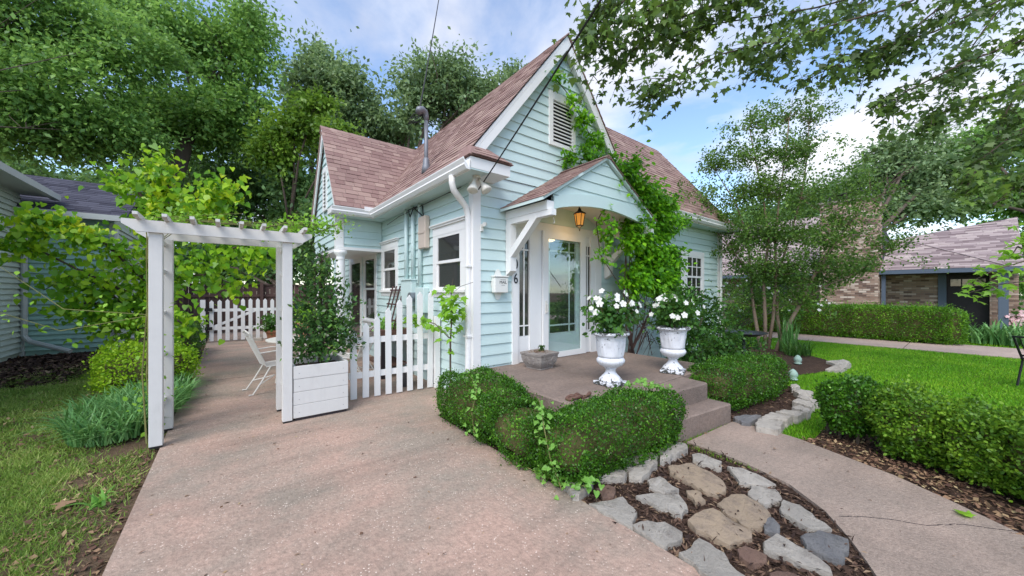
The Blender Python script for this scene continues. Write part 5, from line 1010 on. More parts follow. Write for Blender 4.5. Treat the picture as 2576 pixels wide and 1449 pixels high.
# ---------------------------------------------------------------- vine on the cottage
RNG = np.random.default_rng(5)
vi = thing('wisteria_vine', 'bright green wisteria vine climbing the cottage front right of the door', 'vine', (6.0, 3.9, .4))
b = MB(); base = Vector((5.95, 3.95, .3))
for k in range(11):
    x0 = base + Vector((random.uniform(-.15, .15), random.uniform(-.12, .1), 0)); mid = PY(random.uniform(1560, 1680), random.uniform(700, 780), 3.85); top = PY(random.uniform(1570, 1640), random.uniform(450, 560), 3.75)
    b.tube([x0, x0.lerp(mid, .5) + Vector((random.gauss(0, .12), random.gauss(0, .06), 0)), mid, mid.lerp(top, .5) + Vector((random.gauss(0, .1), 0, 0)), top], [.03 if k < 3 else .012, .022 if k < 3 else .009, .015 if k < 3 else .007, .008, .005], 6)
def pyp(l, Y): return [PY(u, v, Y) for u, v in l]
for l, Y in (([(1560, 480), (1520, 410), (1440, 395), (1400, 405)], 4.2), ([(1520, 410), (1490, 350), (1462, 300), (1432, 240), (1395, 195)], 4.24), ([(1560, 450), (1500, 560), (1510, 640), (1560, 720)], 3.6), ([(1600, 440), (1640, 500), (1700, 495)], 3.7)): b.tube(pyp(l, Y), .008, 5)
b.build('stem', M['vinebark'], vi)
tw = MB()
for k in range(70):
    s = PY(random.uniform(1560, 1690), random.uniform(740, 860), 3.8); e = s + Vector((random.gauss(-.05, .3), random.gauss(-.05, .1), random.gauss(-.1, .2))); m_ = s.lerp(e, .5) + Vector((0, 0, random.gauss(0, .08))); tw.tube([s, m_, e], [.006, .005, .003], 4)
o = tw.build('bare_twigs', M['vinebark'], vi); o['kind'] = 'stuff'
def vb(l): return [(PY(u, v, Y), (r * .0075, .22 if d is None else d, rv * .0075)) for u, v, Y, r, rv, d in l]
big = vb([(1585, 470, 3.7, 38, 45, None), (1610, 545, 3.65, 48, 55, None), (1640, 620, 3.65, 62, 55, None), (1648, 690, 3.65, 64, 50, None), (1592, 590, 3.6, 24, 50, None), (1690, 660, 3.75, 30, 50, None), (1600, 700, 3.7, 28, 40, None), (1680, 560, 3.7, 34, 40, None), (1640, 495, 3.65, 40, 30, None), (1680, 740, 3.75, 40, 36, None), (1580, 430, 3.45, 30, 25, .15), (1610, 480, 3.4, 26, 30, .15), (1665, 525, 3.5, 40, 25, None)])
P, O = clumps(big, 16, 760, .07, .45); n = len(P); A = O * .5 + rnd(n) * .5 + np.array([.1, -.25, -.45]); N = rnd(n) * .4 + np.array([-.1, -.5, .8]); leaves('leaf_mass', P, A, N, .085 * RNG.uniform(.6, 1.25, n), OVAL, M['vine'], vi)
thin = vb([(1570, 430, 3.8, 25, 30, .12), (1530, 400, 3.9, 30, 22, .1), (1480, 393, 4.1, 32, 16, .1), (1440, 400, 4.2, 28, 12, .08), (1490, 350, 4.2, 16, 28, .08), (1465, 305, 4.22, 16, 28, .08), (1440, 262, 4.22, 14, 20, .08), (1515, 370, 4.2, 14, 22, .06), (1400, 190, 4.22, 22, 10, .06), (1560, 445, 3.5, 14, 18, .08), (1700, 492, 3.8, 22, 8, .1), (1720, 560, 3.8, 24, 10, .1), (1525, 575, 3.5, 18, 30, .1), (1515, 640, 3.5, 10, 22, .1)])
P, O = clumps(thin, 11, 230, .05, .2); n = len(P); A = O * .4 + rnd(n) * .6 + np.array([0, -.2, -.3]); N = rnd(n) * .4 + np.array([-.1, -.5, .8]); leaves('leaf_mass', P, A, N, .08 * RNG.uniform(.6, 1.2, n), OVAL, M['vine'], vi)
fs = thing('fern_shrub', 'dark feathery shrub below the vine beside the second urn', 'shrub', (6.6, 3.3, 0)); b = MB()
for k in range(14): a = k * .45; b.tube([(6.6, 3.3, 0), (6.6 + .25 * math.cos(a), 3.3 + .2 * math.sin(a), .6), (6.6 + .6 * math.cos(a), 3.3 + .4 * math.sin(a), 1.2)], [.015, .01, .004], 5)
b.build('stem', M['bark'], fs); foliage('leaf_mass', [(PY(1715, 800, 3.0), (.4, .4, .4)), (PY(1760, 790, 3.2), (.45, .4, .4)), (PY(1800, 845, 3.1), (.5, .4, .4)), (PY(1735, 865, 3.0), (.5, .4, .35)), (PY(1720, 745, 3.4), (.25, .25, .2))], 14, 330, .09, .085, RHOMB, M['shrub'], fs, .4, .35)
gc = thing('ground_shrub', 'low dark foliage under the bird bath', 'shrub', (8.0, 3.0, 0)); foliage('leaf_mass', [((7.4, 2.9, .25), (.8, .5, .3)), ((8.3, 3.3, .35), (.8, .5, .4)), ((9.3, 3.3, .3), (.8, .5, .35))], 10, 260, .08, .07, RHOMB, M['shrub'], gc, .3, .1)
rb_ = thing('rose_bush', 'white flowering rose bush behind the cottage corner', 'bush', (12.2, 5.0, 0)); foliage('leaf_mass', [(DP(1850, 770, 12), (.8, .8, .7)), (DP(1835, 700, 12), (.5, .5, .6)), (DP(1900, 720, 13), (.9, .8, .8)), (DP(1960, 730, 13), (.8, .8, .8)), (DP(1990, 775, 13), (.8, .8, .5))], 12, 420, .12, .08, RHOMB, M['box'], rb_, .35)
bs = MB()
for k in range(9): bs.tube([(12.2, 5.0, 0), DP(1835 + k * 20, 760, 12.5)], .015, 5)
bs.build('stem', M['bark'], rb_); RM_ = flower_mesh('flower', .06); RM_.materials.append(M['petal'])
for k in range(34):
    o = link('flower', RM_, None, rb_); o.matrix_basis = Matrix.Translation(DP(random.choice([random.uniform(1820, 1880), random.uniform(1860, 2120)]), random.uniform(700, 790), 11.2 + random.random())) @ Vector((-.6, -.5, .6)).to_track_quat('Z', 'Y').to_matrix().to_4x4() @ Matrix.Scale(random.uniform(.5, 1.0), 4)
# ---------------------------------------------------------------- trees
def tree(name, label, base, blobs, mat, leaf, per, ncl, spread, r0=.25, shape=RHOMB, shell=.45, group=None, barkm='bark', lobes=5, droop=.3, lean=None, cat='tree'):
    t_ = thing(name, label, cat, (base[0], base[1], 0), group); B = []
    for (u, v, dep, rx, ry) in blobs:
        c = DP(u, v, dep); k = dep / F; B.append((c, (rx * k, rx * k, ry * k)))
    b = MB(); bc = Vector((base[0], base[1], -.05)); top = max(B, key=lambda q: q[0].z)[0]; low = min(q[0].z for q in B); fork = Vector((bc.x, bc.y, max(.8, low * .55)))
    if lean: fork = Vector(lean)
    b.tube([bc, bc.lerp(fork, .5) + Vector((random.gauss(0, .05), random.gauss(0, .05), 0)), fork], [r0 * 1.2, r0, r0 * .85], 10)
    for c, r_ in B:
        m_ = fork.lerp(c, .5) + Vector((random.gauss(0, .2), random.gauss(0, .2), abs(random.gauss(.2, .2)))); rr_ = r0 * random.uniform(.35, .6); b.tube([fork, m_, c], [rr_, rr_ * .6, rr_ * .3], 7)
        for j in range(lobes):
            d = Vector((random.gauss(0, 1), random.gauss(0, 1), random.gauss(.3, .7))).normalized(); e = c + Vector((d.x * r_[0], d.y * r_[1], d.z * r_[2])) * .85; s = m_.lerp(c, random.uniform(.3, 1)); b.tube([s, s.lerp(e, .5) + Vector((random.gauss(0, .1), random.gauss(0, .1), random.gauss(.1, .1))) * r_[0], e], [rr_ * .35, rr_ * .22, rr_ * .06], 5)
    b.build('trunk', M[barkm], t_, smooth=True)
    L_ = []
    for c, r_ in B:                                   # break each mass into lobes so the outline stays uneven
        L_.append((c, tuple(q * .72 for q in r_)))
        for j in range(lobes):
            d = unit(rnd(1))[0] * np.array([1, 1, .8]); f = random.uniform(.34, .55); L_.append((np.array(c) + d * np.array(r_) * .68, tuple(q * f for q in r_)))
    foliage('crown', L_, per * 1.0, int(ncl * 1.4), spread * .8, leaf * 1.32, shape, M[mat], t_, shell * .7, droop, .65); return t_
RNG = np.random.default_rng(77); random.seed(77)
G1 = 'tall trees behind the left side'
tree('shade_tree', 'large near broad-leaved tree leaning over the sage green house', (-7.5, 15), [(60, 40, 14, 190, 130), (150, 220, 14, 200, 110), (40, 330, 13.5, 150, 90), (300, 110, 15, 130, 110), (230, 330, 14.5, 140, 70)], 'tree2', .15, 26, 1300, .42, .07, RHOMB, .35)
tree('shade_tree', 'tall forked tree with dark limbs showing through its crown', (-3.2, 23), [(430, 60, 20, 150, 120), (560, 150, 20.5, 130, 120), (640, 70, 21, 75, 80), (500, 290, 20, 150, 90), (620, 300, 20.5, 110, 80), (400, 330, 19.5, 120, 90)], 'tree2', .2, 24, 1150, .5, .34, RHOMB, .4, lean=DP(497, 260, 20))
tree('shade_tree', 'dark dense tree filling the space above the board fence', (-.5, 27), [(420, 450, 24, 160, 90), (600, 440, 24, 140, 90), (700, 520, 24, 110, 80), (560, 560, 23, 150, 70), (330, 560, 23, 140, 70)], 'tree1', .24, 22, 850, .6, .3, RHOMB, .35)
tree('young_tree', 'bright yellow-green tree beside the wing gable peak', (2.5, 22), [(740, 310, 19, 65, 50), (795, 262, 19, 35, 30), (700, 380, 19, 60, 50), (840, 330, 18.5, 40, 26)], 'tree4', .2, 18, 360, .4, .16, RHOMB, .35)
tree('oak_tree', 'grey-green oak behind the wing roof', (4.5, 28), [(830, 190, 27, 90, 75), (890, 260, 27, 90, 70), (770, 250, 27, 55, 90), (930, 320, 27, 80, 60), (800, 340, 26, 90, 60)], 'tree3', .26, 22, 620, .62, .4, RHOMB, .4)
tree('oak_tree', 'grey-green oak behind the roof mast', (10, 25), [(1100, 190, 28, 85, 55), (1040, 250, 28, 70, 70), (1140, 270, 28, 80, 70), (1010, 330, 28, 70, 50), (1190, 230, 28.5, 40, 50)], 'tree3', .27, 22, 520, .62, .4, RHOMB, .4)
tree('oak_tree', 'oak crown just showing above the main roof slope', (14, 24), [(1260, 250, 29, 65, 60), (1300, 200, 30, 35, 30), (1330, 300, 29, 80, 60)], 'tree3', .27, 20, 230, .6, .3, RHOMB, .4)
tree('background_tree', 'low dark tree behind the board fence', (2.2, 20.5), [(690, 620, 21, 90, 60), (600, 650, 21, 90, 50), (740, 560, 22, 60, 60), (660, 690, 19.5, 80, 26), (480, 660, 19, 110, 60)], 'tree1', .22, 20, 420, .5, .2, RHOMB, .35)
tree('background_tree', 'mid green tree showing between the neighboring roof and the redbud', (-4, 24), [(200, 500, 22, 160, 60), (80, 440, 22, 150, 80), (330, 480, 22, 100, 60)], 'tree1', .24, 20, 420, .55, .25, RHOMB, .35)
tree('background_tree', 'dark tree behind the wing of the cottage', (3.5, 21), [(770, 640, 19, 50, 60), (800, 560, 19, 40, 60), (760, 480, 20, 50, 60)], 'tree1', .2, 20, 200, .4, .16, RHOMB, .35)
# right background
tree('oak_tree', 'tall grey-green oak behind the brick chimney', (30, 4), [(2300, 380, 26, 85, 55), (2240, 440, 26, 80, 60), (2350, 450, 26, 95, 70), (2300, 530, 25.5, 110, 50)], 'tree3', .24, 22, 560, .55, .35, RHOMB, .35)
tree('oak_tree', 'dark green oak above the right end of the brick house roof', (33, -3.5), [(2480, 380, 25, 100, 90), (2560, 470, 25, 100, 80), (2440, 500, 25.5, 90, 55), (2560, 350, 24, 70, 70)], 'tree2', .24, 22, 560, .55, .3, RHOMB, .35)
tree('background_tree', 'dark tree line mass behind the brick house roof', (29, 13), [(1880, 560, 30, 80, 50), (1980, 530, 30, 90, 60), (2080, 500, 30, 90, 55), (2170, 520, 29, 70, 50), (1780, 600, 32, 50, 40)], 'tree1', .26, 20, 460, .55, .3, RHOMB, .35)
tree('background_tree', 'green tree beyond the far end of the brick house', (36, -6), [(2580, 700, 28, 80, 60), (2560, 600, 30, 90, 70), (2650, 560, 28, 90, 120)], 'tree2', .24, 20, 300, .5, .25, RHOMB, .35)
# ---- crape myrtle with many slim trunks
RNG = np.random.default_rng(31); random.seed(31)
my = thing('crape_myrtle', 'multi-trunked crape myrtle tree standing in the mulch bed by the lawn', 'tree', (10.6, 3.1, 0)); tips = []
D0 = 9.6
def mp_(l, d0=D0): return [DP(u, v, d0 + dd) for u, v, dd in l]
stems = [([(1915, 893, .1), (1905, 830, .1), (1895, 770, .2), (1888, 690, .2), (1882, 600, .3), (1850, 510, .3), (1800, 430, .3)], .05), ([(1925, 895, 0), (1925, 800, 0), (1920, 700, 0), (1935, 600, -.1), (1920, 500, 0), (1900, 400, 0), (1885, 320, 0)], .05), ([(1930, 895, 0), (1945, 800, 0), (1952, 700, -.1), (1950, 610, -.2), (1960, 500, 0), (1975, 400, 0), (1985, 300, 0)], .045),
 ([(1950, 893, -.1), (1965, 850, -.1), (2010, 770, -.2), (2050, 690, -.3), (2095, 620, -.3), (2140, 560, -.4), (2190, 500, -.4)], .06), ([(1963, 855, -.1), (1955, 790, 0), (1955, 700, .1), (1985, 600, .2), (2015, 500, .2), (2030, 400, .1), (2035, 310, .1)], .042), ([(2012, 768, -.2), (2075, 720, -.3), (2150, 690, -.4), (2220, 640, -.4)], .03), ([(1888, 690, .2), (1850, 640, .2), (1800, 580, .3), (1760, 540, .3)], .025)]
for k, (l, r_) in enumerate(stems):
    p = mp_(l); MB().tube(p, [r_ * (1 - .8 * i / (len(p) - 1)) for i in range(len(p))], 8).build('trunk', M['barkl'], my, smooth=True)
    for i in range(max(1, len(p) - 5), len(p)): tips.append((p[i], i / len(p)))
tw = MB(); CL = []
for p, f in tips:
    for j in range(11):
        d = Vector((random.gauss(0, .75), random.gauss(0, .75), random.gauss(.5, .5))); L = random.uniform(.35, 1.0); e = p + d.normalized() * L; tw.tube([p, p.lerp(e, .5) + Vector((0, 0, random.gauss(0, .05))), e], [.009, .006, .003], 4)
        for q in range(4): CL.append(p.lerp(e, .4 + q * .2) + Vector((random.gauss(0, .05), random.gauss(0, .05), random.gauss(0, .04))))
for k in range(430):                             # fringe sprays
    a_ = random.uniform(0, 6.283); r_ = random.random() ** .6; u_, v_ = 1985 + 262 * r_ * math.cos(a_), 530 + 215 * r_ * math.sin(a_)
    if v_ < 555 or u_ > 1845: CL.append(DP(u_, v_, D0 + random.gauss(0, .6)))
o = tw.build('twigs', M['barkl'], my); o['kind'] = 'stuff'
idx = np.repeat(np.arange(len(CL)), RNG.poisson(22, len(CL))); P = np.array([tuple(q) for q in CL])[idx] + rnd(len(idx)) * .085; n = len(P); leaves('crown', P, rnd(n) + np.array([0, 0, .2]), rnd(n) * .7 + np.array([-.1, -.1, .6]), .068 * RNG.uniform(.6, 1.25, n), OVAL, M['myrtle'], my)
# ---- redbud behind the arbor
rd = thing('redbud_tree', 'small redbud with big heart-shaped yellow-green leaves behind the arbor', 'tree', (-1.35, 9.0, 0)); b = MB(); bs_ = Vector((-1.35, 9.0, -.05)); tp = []
def dp(l): return [DP(u, v, d) for u, v, d in l]
br_ = [[(350, 780, 7), (380, 600, 6.6), (430, 480, 6.3), (390, 405, 6.2)], [(370, 640, 6.7), (480, 540, 6.3), (540, 490, 6.2), (585, 475, 6.1)], [(360, 700, 6.8), (250, 600, 6.3), (120, 550, 6.2), (60, 570, 6.1)], [(330, 740, 7), (200, 680, 6.5), (80, 620, 6.2), (0, 610, 6)], [(360, 720, 6.9), (480, 660, 6.4), (600, 620, 6.2), (690, 640, 6.1)], [(340, 780, 7), (220, 760, 6.6), (150, 790, 6.4)], [(330, 790, 7), (260, 720, 6.7), (180, 690, 6.5), (110, 730, 6.4)], [(340, 800, 7), (300, 790, 6.6), (230, 820, 6.5)], [(350, 780, 7), (420, 700, 6.6), (520, 690, 6.5), (600, 720, 6.4)], [(360, 800, 7), (420, 790, 6.5), (470, 820, 6.2)], [(400, 560, 6.5), (340, 470, 6.4), (300, 440, 6.3)]]
st0 = DP(350, 790, 7.0); b.tube([bs_, bs_.lerp(st0, .6) + Vector((.08, 0, 0)), st0], [.07, .06, .05], 8)
for l in br_: b.tube(dp(l), [.03, .022, .014, .006][:len(l)], 6)
b.build('trunk', M['bark'], rd)
def alongb(br, n, sp): 
    out_ = []
    for _ in range(n):
        l = random.choice(br); i = random.randrange(len(l) - 1); f = random.random(); out_.append(l[i].lerp(l[i + 1], f) + Vector((random.gauss(0, sp), random.gauss(0, sp), random.gauss(-.02, sp))))
    return out_
BD = [dp(l) for l in br_]; C1 = alongb([BD[0], BD[1], BD[2], BD[7], BD[4]], 620, .1) + alongb([BD[3], BD[2]], 300, .1)
def heartleaf(q, s, mat):
    d = Vector((random.gauss(0, .6), random.gauss(-.25, .6), -.75)).normalized(); nn = Vector((random.gauss(-.1, .4), random.gauss(-.5, .4), .6)); sd_ = d.cross(nn).normalized(); nn = sd_.cross(d); me = MB(); me.v = [tuple(q + sd_ * x * s + d * y * s + nn * z * s) for x, y, z in HEART]; me.f = [tuple(range(len(HEART)))]; me.build('leaf', M[mat], rd)
C1.sort(key=lambda q: q.z, reverse=True); top_ = [q for q in C1 if q.z > 1.55 + (HY - 640) / F * 6.2]
for q in top_[:290]: heartleaf(q, random.uniform(.09, .155), 'redbudy')
RNG = np.random.default_rng(8)
P = np.array([tuple(q) for q in top_[290:] + alongb(BD + BD[:3] + [BD[4]], 4200, .16)]); n = len(P); leaves('crown', P, rnd(n) * .5 + np.array([0, -.2, -.7]), rnd(n) * .4 + np.array([0, -.5, .6]), +.105 * RNG.uniform(.55, 1.3, n), HEART, M['redbud'], rd)
# ---- climbing rose on the arbor
ro_ = thing('climbing_rose', 'climbing rose with thin green canes on the arbor top and post', 'rose', (-.62, 5.5, 0)); canes = []
for k in range(12):
    a = Vector((-.62 + random.gauss(0, .03), 5.3 + random.uniform(-.15, .3), 0)); z1 = random.uniform(1.9, 2.3); e = Vector((random.uniform(-.7, 1.3), 5.3 + random.uniform(-.3, .3), 2.32 + random.uniform(0, .15))) if k < 10 else Vector((-.62 - random.uniform(.3, 1.4), 5.6 + random.uniform(-.2, .5), random.uniform(1.4, 2.1)))
    canes.append([a, Vector((-.64 + random.gauss(0, .03), 5.3 + random.gauss(0, .06), .7)), Vector((-.64 + random.gauss(0, .04), 5.3 + random.gauss(0, .06), z1 if k < 10 else 1.3)), a.lerp(e, .6) + Vector((0, 0, 1.0 if k < 10 else .3)) if k > 9 else Vector((-.4 + random.gauss(0, .15), 5.3, 2.33)), e])
for k in range(5): canes.append([Vector((.3 + .15 * k, 5.3, 2.31)), Vector((.6 + .12 * k, 5.2, 2.42)), Vector((.85 + .1 * k, 5.2 + random.gauss(0, .1), 2.36 + .03 * k))])
b = MB()
for c_ in canes: b.tube(c_, [.009, .007, .005, .004, .002][:len(c_)], 5)
b.build('cane', M['rosecane'], ro_)
P = [q for q in alongb(canes, 1500, .07) if q.z > 2.27] + [q for q in alongb(canes[10:16], 260, .08)] + [q for q in alongb(canes, 220, .08) if q.z < 1.6]; P = np.array([tuple(q) for q in P]); n = len(P); leaves('leaf_mass', P, rnd(n) + np.array([.2, -.2, 0]), rnd(n) * .4 + np.array([0, -.3, .8]), .052 * RNG.uniform(.6, 1.2, n), OVAL, M['maplelit'], ro_)
# ---- sapling at the house corner
sp_ = thing('maple_sapling', 'thin maple sapling in front of the side wall', 'sapling', (2.42, 4.5, 0)); c0 = PX(1133, 950, 2.42); b = MB()
sl = [Vector((c0.x, c0.y, -.03)), PX(1133, 860, 2.42), PX(1137, 790, 2.42), PX(1135, 735, 2.42), PX(1140, 700, 2.42)]; b.tube(sl, [.016, .013, .009, .006, .003], 7)
s2 = [PX(1130, 850, 2.42), PX(1095, 815, 2.42), PX(1050, 800, 2.4), PX(1022, 800, 2.38)]; b.tube(s2, [.009, .007, .005, .003], 6); b.tube([PX(1135, 740, 2.42), PX(1160, 720, 2.42), PX(1190, 710, 2.4)], .003, 4); b.tube([PX(1135, 740, 2.42), PX(1115, 715, 2.42)], .003, 4); b.build('trunk', M['bark'], sp_)
def mleaf(q, s, mat, parent, dr=None):
    d = (dr or Vector((random.gauss(0, .7), random.gauss(-.1, .7), -.35))).normalized(); nn = Vector((random.gauss(-.1, .35), random.gauss(-.3, .35), .8)); sd_ = d.cross(nn).normalized(); nn = sd_.cross(d); me = MB(); me.v = [tuple(q + sd_ * x * s + d * y * s + nn * z * s) for x, y, z in MAPLE]; me.f = [tuple(range(len(MAPLE)))]; me.build('leaf', M[mat], parent)
for q in alongb([s2[1:], s2[1:]], 64, .05): mleaf(q, random.uniform(.09, .13), 'maplelit', sp_)
for q in alongb([sl[2:4], sl[1:4]], 90, .085): mleaf(q, random.uniform(.09, .13), 'maplelit', sp_)
# ---- maple whose boughs hang over the lawn (trunk stands beyond the right edge)
RNG = np.random.default_rng(3); random.seed(3)
mt = thing('maple_tree', 'big maple with boughs of pointed leaves hanging over the roof and lawn', 'tree', (8.2, -5.0, 0)); b = MB(); fk = Vector((8.0, -4.6, 3.6)); b.tube([(8.2, -5, -.05), (8.15, -4.9, 1.5), fk], [.3, .26, .22], 12)
bo = [[(2640, -260, 5.2), (2350, -60, 5.2), (2050, 20, 5.2), (1800, 60, 5.2), (1620, 110, 5.3), (1490, 190, 5.4)], [(2640, -200, 5), (2280, 10, 5), (2000, 90, 5), (1820, 135, 5), (1690, 195, 5), (1640, 228, 5)], [(2640, -60, 5.4), (2350, 80, 5.4), (2150, 140, 5.4), (2030, 200, 5.4)], [(2680, 60, 5.6), (2420, 160, 5.6), (2280, 230, 5.6), (2230, 262, 5.6)], [(2680, 180, 5.8), (2520, 230, 5.8), (2400, 270, 5.8), (2330, 300, 5.8)], [(2300, -180, 4.8), (1950, -60, 4.8), (1700, 0, 4.8), (1540, 60, 4.9), (1470, 130, 4.9)], [(2700, 260, 6), (2560, 330, 6), (2470, 400, 6), (2440, 470, 6)], [(2300, -120, 5.6), (2150, 20, 5.6), (1980, 130, 5.6), (1880, 180, 5.6)], [(2640, -100, 6.2), (2500, 40, 6.2), (2430, 140, 6.2), (2400, 200, 6.2)], [(2700, 380, 6), (2600, 430, 6), (2540, 480, 6)], [(2680, 100, 6.4), (2580, 200, 6.4), (2520, 300, 6.4), (2500, 380, 6.4)], [(2000, -60, 5), (1800, 10, 5), (1650, 70, 5.1), (1570, 150, 5.1)], [(2500, -100, 5.5), (2350, 30, 5.5), (2250, 110, 5.5), (2180, 170, 5.5)], [(1750, -40, 5), (1600, -10, 5), (1510, 30, 5.1), (1480, 90, 5.1)]]
BB = [dp(l) for l in bo]
for l in BB: b.tube([fk, fk.lerp(l[0], .6) + Vector((0, 0, .5))] + l, [.06, .03] + [.016 * (1 - .85 * i / len(l)) for i in range(len(l))], 6)
TW = []
for l, k in zip(BB, (40, 34, 30, 26, 24, 34, 26, 28, 26, 22, 26, 30, 28, 22)):
    for _ in range(k):
        i = random.randrange(len(l) - 1); s = l[i].lerp(l[i + 1], random.random()); d = (l[i + 1] - l[i]).normalized() * random.uniform(.1, .5) + Vector((random.gauss(0, .22), random.gauss(0, .22), random.gauss(-.1, .14))); e = s + d * random.uniform(.5, 1.2); b.tube([s, s.lerp(e, .5) + Vector((0, 0, .04)), e], [.006, .004, .002], 4); TW.append([s, s.lerp(e, .5), e])
b.build('limbs', M['bark'], mt, smooth=True)
C = alongb(TW, 5600, .09) + alongb([q[1:] for q in BB], 1000, .17); P = np.array([tuple(q) for q in C]); n = len(P); nd = 0
leaves('leaf_mass', P, rnd(n) * .55 + np.array([-.25, .15, -.6]), rnd(n) * .55 + np.array([-.1, -.15, .7]), .105 * RNG.uniform(.6, 1.25, n), MAPLE, M['maple'], mt)
sm = thing('small_maple', 'pale green maple branch reaching in beside the brick house porch', 'tree', (13.5, -5.2, 0)); b = MB(); B2 = [dp(l) for l in ([(2800, 760, 8), (2640, 700, 8), (2520, 715, 8), (2430, 738, 8)], [(2800, 700, 8), (2640, 600, 8.2), (2560, 570, 8.2)], [(2760, 740, 8), (2600, 650, 8), (2500, 680, 8), (2450, 705, 8)], [(2700, 600, 8.2), (2560, 620, 8.2), (2540, 650, 8.2)])]
tk = DP(2800, 740, 8); b.tube([(tk.x, tk.y, -.05), (tk.x + .1, tk.y, 1), tk], [.07, .06, .05], 8)
for l in B2: b.tube([tk] + l[1:], [.03, .018, .01, .005][:len(l)], 5)
b.build('trunk', M['bark'], sm)
for q in alongb([l[1:] for l in B2], 150, .13): mleaf(q, random.uniform(.12, .18), 'maplelit', sm)
# ---------------------------------------------------------------- sage green neighboring house
RNG = np.random.default_rng(2); random.seed(2)
nh = thing('green_house', 'sage green lap-sided house with cream gutters behind the left lawn', 'house', (-6, 15, 0)); co_old = co
wa = MB().box(-4.02, -3.92, 6, 13.99, 0, 3.9).build('wall', M['neigh_cream'], nh); siding(wa, (-3.92, 0, 0), (0, 1, 0), (1, 0, 0), .12, 3.85, lambda z: (9.0, 13.9), [(10.9, 12.15, 1.05, 2.55)], .125, 'neigh_cream', proud=.06)
wb_ = MB().box(-3.92, -2.4, 14.0, 14.1, 0, 3.4).build('wall', M['neigh_green'], nh); siding(wb_, (0, 14.0, 0), (1, 0, 0), (0, -1, 0), .12, 3.35, lambda z: (-3.85, -2.46), [], .125, 'neigh_green', proud=.06)
wc_ = MB().box(-2.5, -2.4, 14.101, 20, 0, 3.4).build('wall', M['neigh_cream'], nh); siding(wc_, (-2.4, 0, 0), (0, 1, 0), (1, 0, 0), .12, 3.35, lambda z: (14.1, 19), [], .125, 'neigh_cream', proud=.06)
MB().box(-3.93, -3.84, 13.91, 13.999, 0, 3.35).build('corner_board', M['neigh_trim'], nh); MB().box(-2.47, -2.37, 13.94, 14.06, 0, 3.35).build('corner_board', M['neigh_trim'], nh)
for x, y, e in ((-3.82, 13.85, (.5, -.25)), (-2.35, 13.9, (.6, .1))): MB().tube([(x, y, 3.3), (x, y, .5), (x + e[0] * .2, y + e[1] * .2, .36), (x + e[0] * 1.6, y + e[1] * 1.6, .1)], .055, 8).build('downspout', M['neigh_trim'], nh)
wn_ = MB().box(-3.919, -3.87, 10.9, 12.15, 1.05, 2.55).build('window', M['neigh_trim'], nh); MB().box(-3.869, -3.865, 11.02, 12.03, 1.17, 2.43).build('pane', M['glass'], wn_)
ra = MB().slab([(-3.45, 5, 3.95), (-3.45, 14.1, 3.95), (-7.5, 14.1, 5.8), (-7.5, 5, 5.8)], (0, 0, .08)).build('roof', M['dshingle'], nh); MB().box(-3.46, -3.33, 5, 14.15, 3.83, 3.97).build('gutter', M['neigh_trim'], nh); MB().box(-3.92, -3.46, 5, 14.1, 3.88, 3.9).build('soffit', M['neigh_trim'], nh)
rb2 = MB().slab([(-4.6, 13.6, 3.42), (-2.1, 13.6, 3.42), (-2.1, 16.2, 4.72), (-4.6, 16.2, 4.72)], (0, 0, .08)).build('roof', M['dshingle'], nh)
MB().slab([(-4.6, 16.2, 4.72), (-2.1, 16.2, 4.72), (-2.1, 19, 3.42), (-4.6, 19, 3.42)], (0, 0, .08)).build('roof', M['dshingle'], nh)
MB().slab([(-2.4, 14.1, 3.401), (-2.4, 18.3, 3.401), (-2.4, 16.2, 4.6)], (-.1, 0, 0)).build('gable', M['neigh_cream'], nh)
MB().box(-3.9, -2.1, 13.49, 13.6, 3.36, 3.5).build('gutter', M['neigh_trim'], nh)
shingles(rb2, (-4.6, 13.6, 3.505), (1, 0, 0), Vector((0, 2.6, 1.3)), 2.9, lambda v: (0, 2.5), .16, .3, .5)
flush_shingles(0, 'dshingle')
# ---------------------------------------------------------------- brick neighboring house
bh = thing('brick_house', 'low tan brick house with broad chimney and grey-tan shingle roof', 'house', (22, 2, 0))
def wallbox(x0, x1, y0, y1, z0, z1, nm='wall', m='mortar'): return MB().box(x0, x1, y0, y1, z0, z1).build(nm, M[m], bh)
chm = wallbox(19.3, 20.3, 2.05, 3.75, 0, 5.15, 'chimney'); wr = wallbox(20.6, 20.8, .63, 2.04, 0, 2.45); wl_ = wallbox(20.6, 20.8, 3.76, 10.5, 0, 2.45); wp = wallbox(20.6, 20.9, -1.1, -.52, 0, 2.45); wallbox(20.91, 29, -1.08, 10.5, 0, 2.3)
BR = []
def bricks(par, X, y0, y1, z0, z1, side=None):
    k = 0; z = z0
    while z < z1 - .05:
        y = y0 - (.11 if k % 2 else 0)
        while y < y1:
            a, b_ = max(y, y0), min(y + .205, y1)
            if b_ - a > .03: BR.append((par, (X - random.uniform(.006, .016), X, a, b_, z, z + .062)))
            y += .217
        z += .074; k += 1
bricks(chm, 19.3, 2.05, 3.75, 1.0, 5.12); bricks(wr, 20.6, .63, 2.04, .9, 2.4); bricks(wp, 20.6, -1.1, -.52, .1, 2.4); bricks(wl_, 20.6, 3.76, 9, .9, 2.4)
z = 1.0; k = 0
while z < 5.08:                                    # narrow side of the chimney
    for j in range(5): y_ = 19.3 + j * .217 + (.1 if k % 2 else 0); BR.append((chm, (y_, min(y_ + .205, 20.3), 2.035, 2.05, z, z + .062))) if y_ < 20.25 else None
    z += .074; k += 1
BR.sort(key=lambda q: 0 if q[0] is chm else 1); rest = {}
for i, (par, bx_) in enumerate(BR):
    if i < 300: MB().box(*bx_).build('brick', M['brick'], par)
    else: rest.setdefault(par.name, (par, MB()))[1].box(*bx_)
for par, m_ in rest.values(): o = m_.build('bricks', M['brick'], par); o['kind'] = 'stuff'
